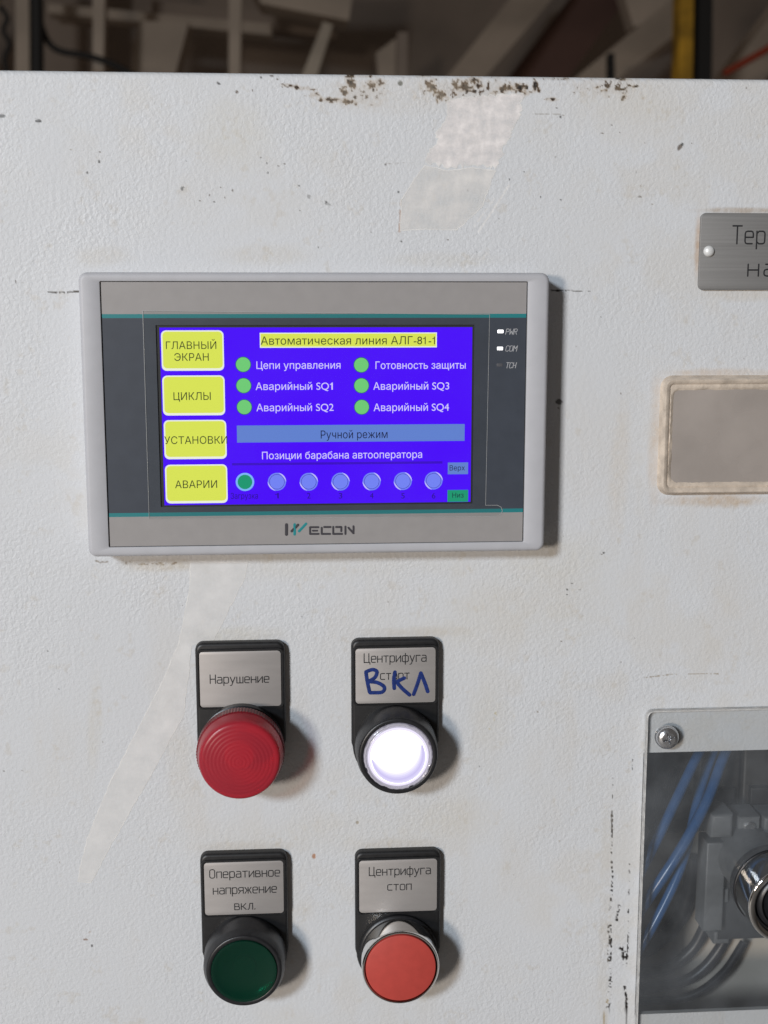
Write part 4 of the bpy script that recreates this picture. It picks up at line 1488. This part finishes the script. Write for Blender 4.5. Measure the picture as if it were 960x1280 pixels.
wire([(905, 880, -44), (874, 940, -28), (845, 1000, -16), (820, 1052, -10), (796, 1098, -7), (760, 1160, -8)], 1.35, wire_blue, "blue wire nearest the screw, leftmost of the blue wires")
wire([(940, 870, -46), (907, 940, -30), (884, 1000, -18), (852, 1060, -11), (818, 1112, -9), (760, 1196, -12)], 1.45, wire_blue, "blue wire crossing in front, from the cover's top to its left edge")
wire([(918, 880, -47), (890, 945, -38), (872, 1000, -28), (860, 1054, -18), (842, 1106, -12), (803, 1180, -8), (760, 1240, -10)], 1.3, wire_blue, "lower blue wire running beside the front one to the left edge")
wire([(876, 885, -47), (852, 940, -42), (828, 1010, -30), (806, 1066, -20), (770, 1120, -16)], 1.1, wire_black, "slim dark wire close behind the leftmost blue wire")
wire([(865, 1070, -60), (862, 1110, -56), (848, 1150, -52), (825, 1175, -52), (800, 1190, -56), (760, 1200, -70)], 2.2, wire_black, "thick dark wire bending below the blue wires")
wire([(890, 1130, -62), (878, 1165, -58), (862, 1190, -56), (830, 1212, -56), (790, 1215, -64)], 1.7, wire_black, "dark wire looping behind the contact block")
wire([(930, 1178, -46), (905, 1215, -42), (870, 1242, -40), (830, 1250, -42), (770, 1250, -46)], 1.2, wire_black, "slim dark wire lowest in the cover, near its bottom edge")
wire([(912, 1160, -60), (900, 1185, -54), (878, 1212, -50), (850, 1228, -52), (800, 1236, -64)], 1.6, wire_black, "lowest dark wire looping under the contact block")

# dark relay row added high inside the cabinet to darken it
x, y = U(845, 968, -56)
mb = MB()
for k in range(3):
    mb.box(x - 14 + 17 * k, y - 18, -51.8, x + 1.5 + 17 * k, y + 16, -38, hall_dark, 1.0)
    mb.box(x - 12 + 17 * k, y - 2, -37.9, x - 1 + 17 * k, y + 10, -35, black_plastic, 0.5)
o = mb.build("filler_row", smooth=30, loc=(x + 10, y + 16, -51.8))
tag(o, "dark filler blocks added for the shade deep behind the clear cover", "filler")

# ------------------------------------------------------------------ TAPE LEFT ON THE DOOR
def tape(name_label, px, m, seed, z=0.06, rough_amp=0.35):
    P = [U(u, v, 0) for u, v in px]
    rs = random.Random(seed)
    out = []
    jw = 0.0
    for i in range(len(P)):
        a, b_ = P[i], P[(i + 1) % len(P)]
        L_ = math.hypot(b_[0] - a[0], b_[1] - a[1])
        k = max(1, int(L_ / 0.7))
        for j in range(k):
            t_ = j / k
            jw = 0.65 * jw + rough_amp * 0.6 * rs.uniform(-1, 1)
            j0 = jw
            out.append((a[0] + (b_[0] - a[0]) * t_ + j0, a[1] + (b_[1] - a[1]) * t_ + j0 * rs.uniform(-1, 1)))
    mb = MB()
    inn = inset(out, 0.28)
    mb.loft([z_of(out, 0.012), z_of(out, z), z_of(inn, z + 0.01)], tape_rim)
    mb.loft([z_of(inn, z + 0.01)], m, False, True)
    cx = sum(p[0] for p in out) / len(out)
    o = mb.build("adhesive_tape", smooth=0, loc=(cx, max(p[1] for p in out), 0))
    tag(o, name_label, "tape", "old tape stuck on the cabinet door")


tape_rim = clear_mat("tape_rim", haze=0.72, hazecol=(0.92, 0.90, 0.87), gloss_rough=0.4, fres=0.4, hnoise=0.2, hscale=300)
tape_a = clear_mat("tape_clear", haze=0.6, hazecol=(0.94, 0.925, 0.91), gloss_rough=0.3, fres=0.5, hnoise=0.12, hscale=160)
tape_b = clear_mat("tape_paper", haze=0.66, hazecol=(0.96, 0.91, 0.89), gloss_rough=0.5, fres=0.3, hnoise=0.3, hscale=320)
tape_c = clear_mat("tape_glue", haze=0.5, hazecol=(0.93, 0.90, 0.87), gloss_rough=0.5, fres=0.3, hnoise=0.3, hscale=160)
tape("long diagonal strip of clear tape left of the red signal lamp", [(238, 702), (236, 735), (223, 803), (203, 851), (138, 976), (108, 1050), (96, 1102), (114, 1104), (138, 1059), (198, 953), (230, 893), (240, 806), (268, 800), (306, 722), (310, 702)], tape_a, 3, 0.06, 0.25)
tape("whitish torn patch of paper tape below the stained top edge", [(560, 125), (610, 118), (656, 117), (652, 140), (636, 176), (622, 210), (590, 206), (560, 210), (531, 204), (532, 194), (546, 178), (543, 166), (558, 150)], tape_b, 4, 0.06, 1.0)
tape("faint brownish glue patch beneath the whitish torn tape", [(530, 206), (560, 213), (590, 209), (620, 213), (604, 258), (572, 288), (530, 287), (499, 289), (501, 250)], tape_c, 5, 0.05, 0.3)

for o in list(S.objects):
    if "_org" in o.keys():
        del o["_org"]
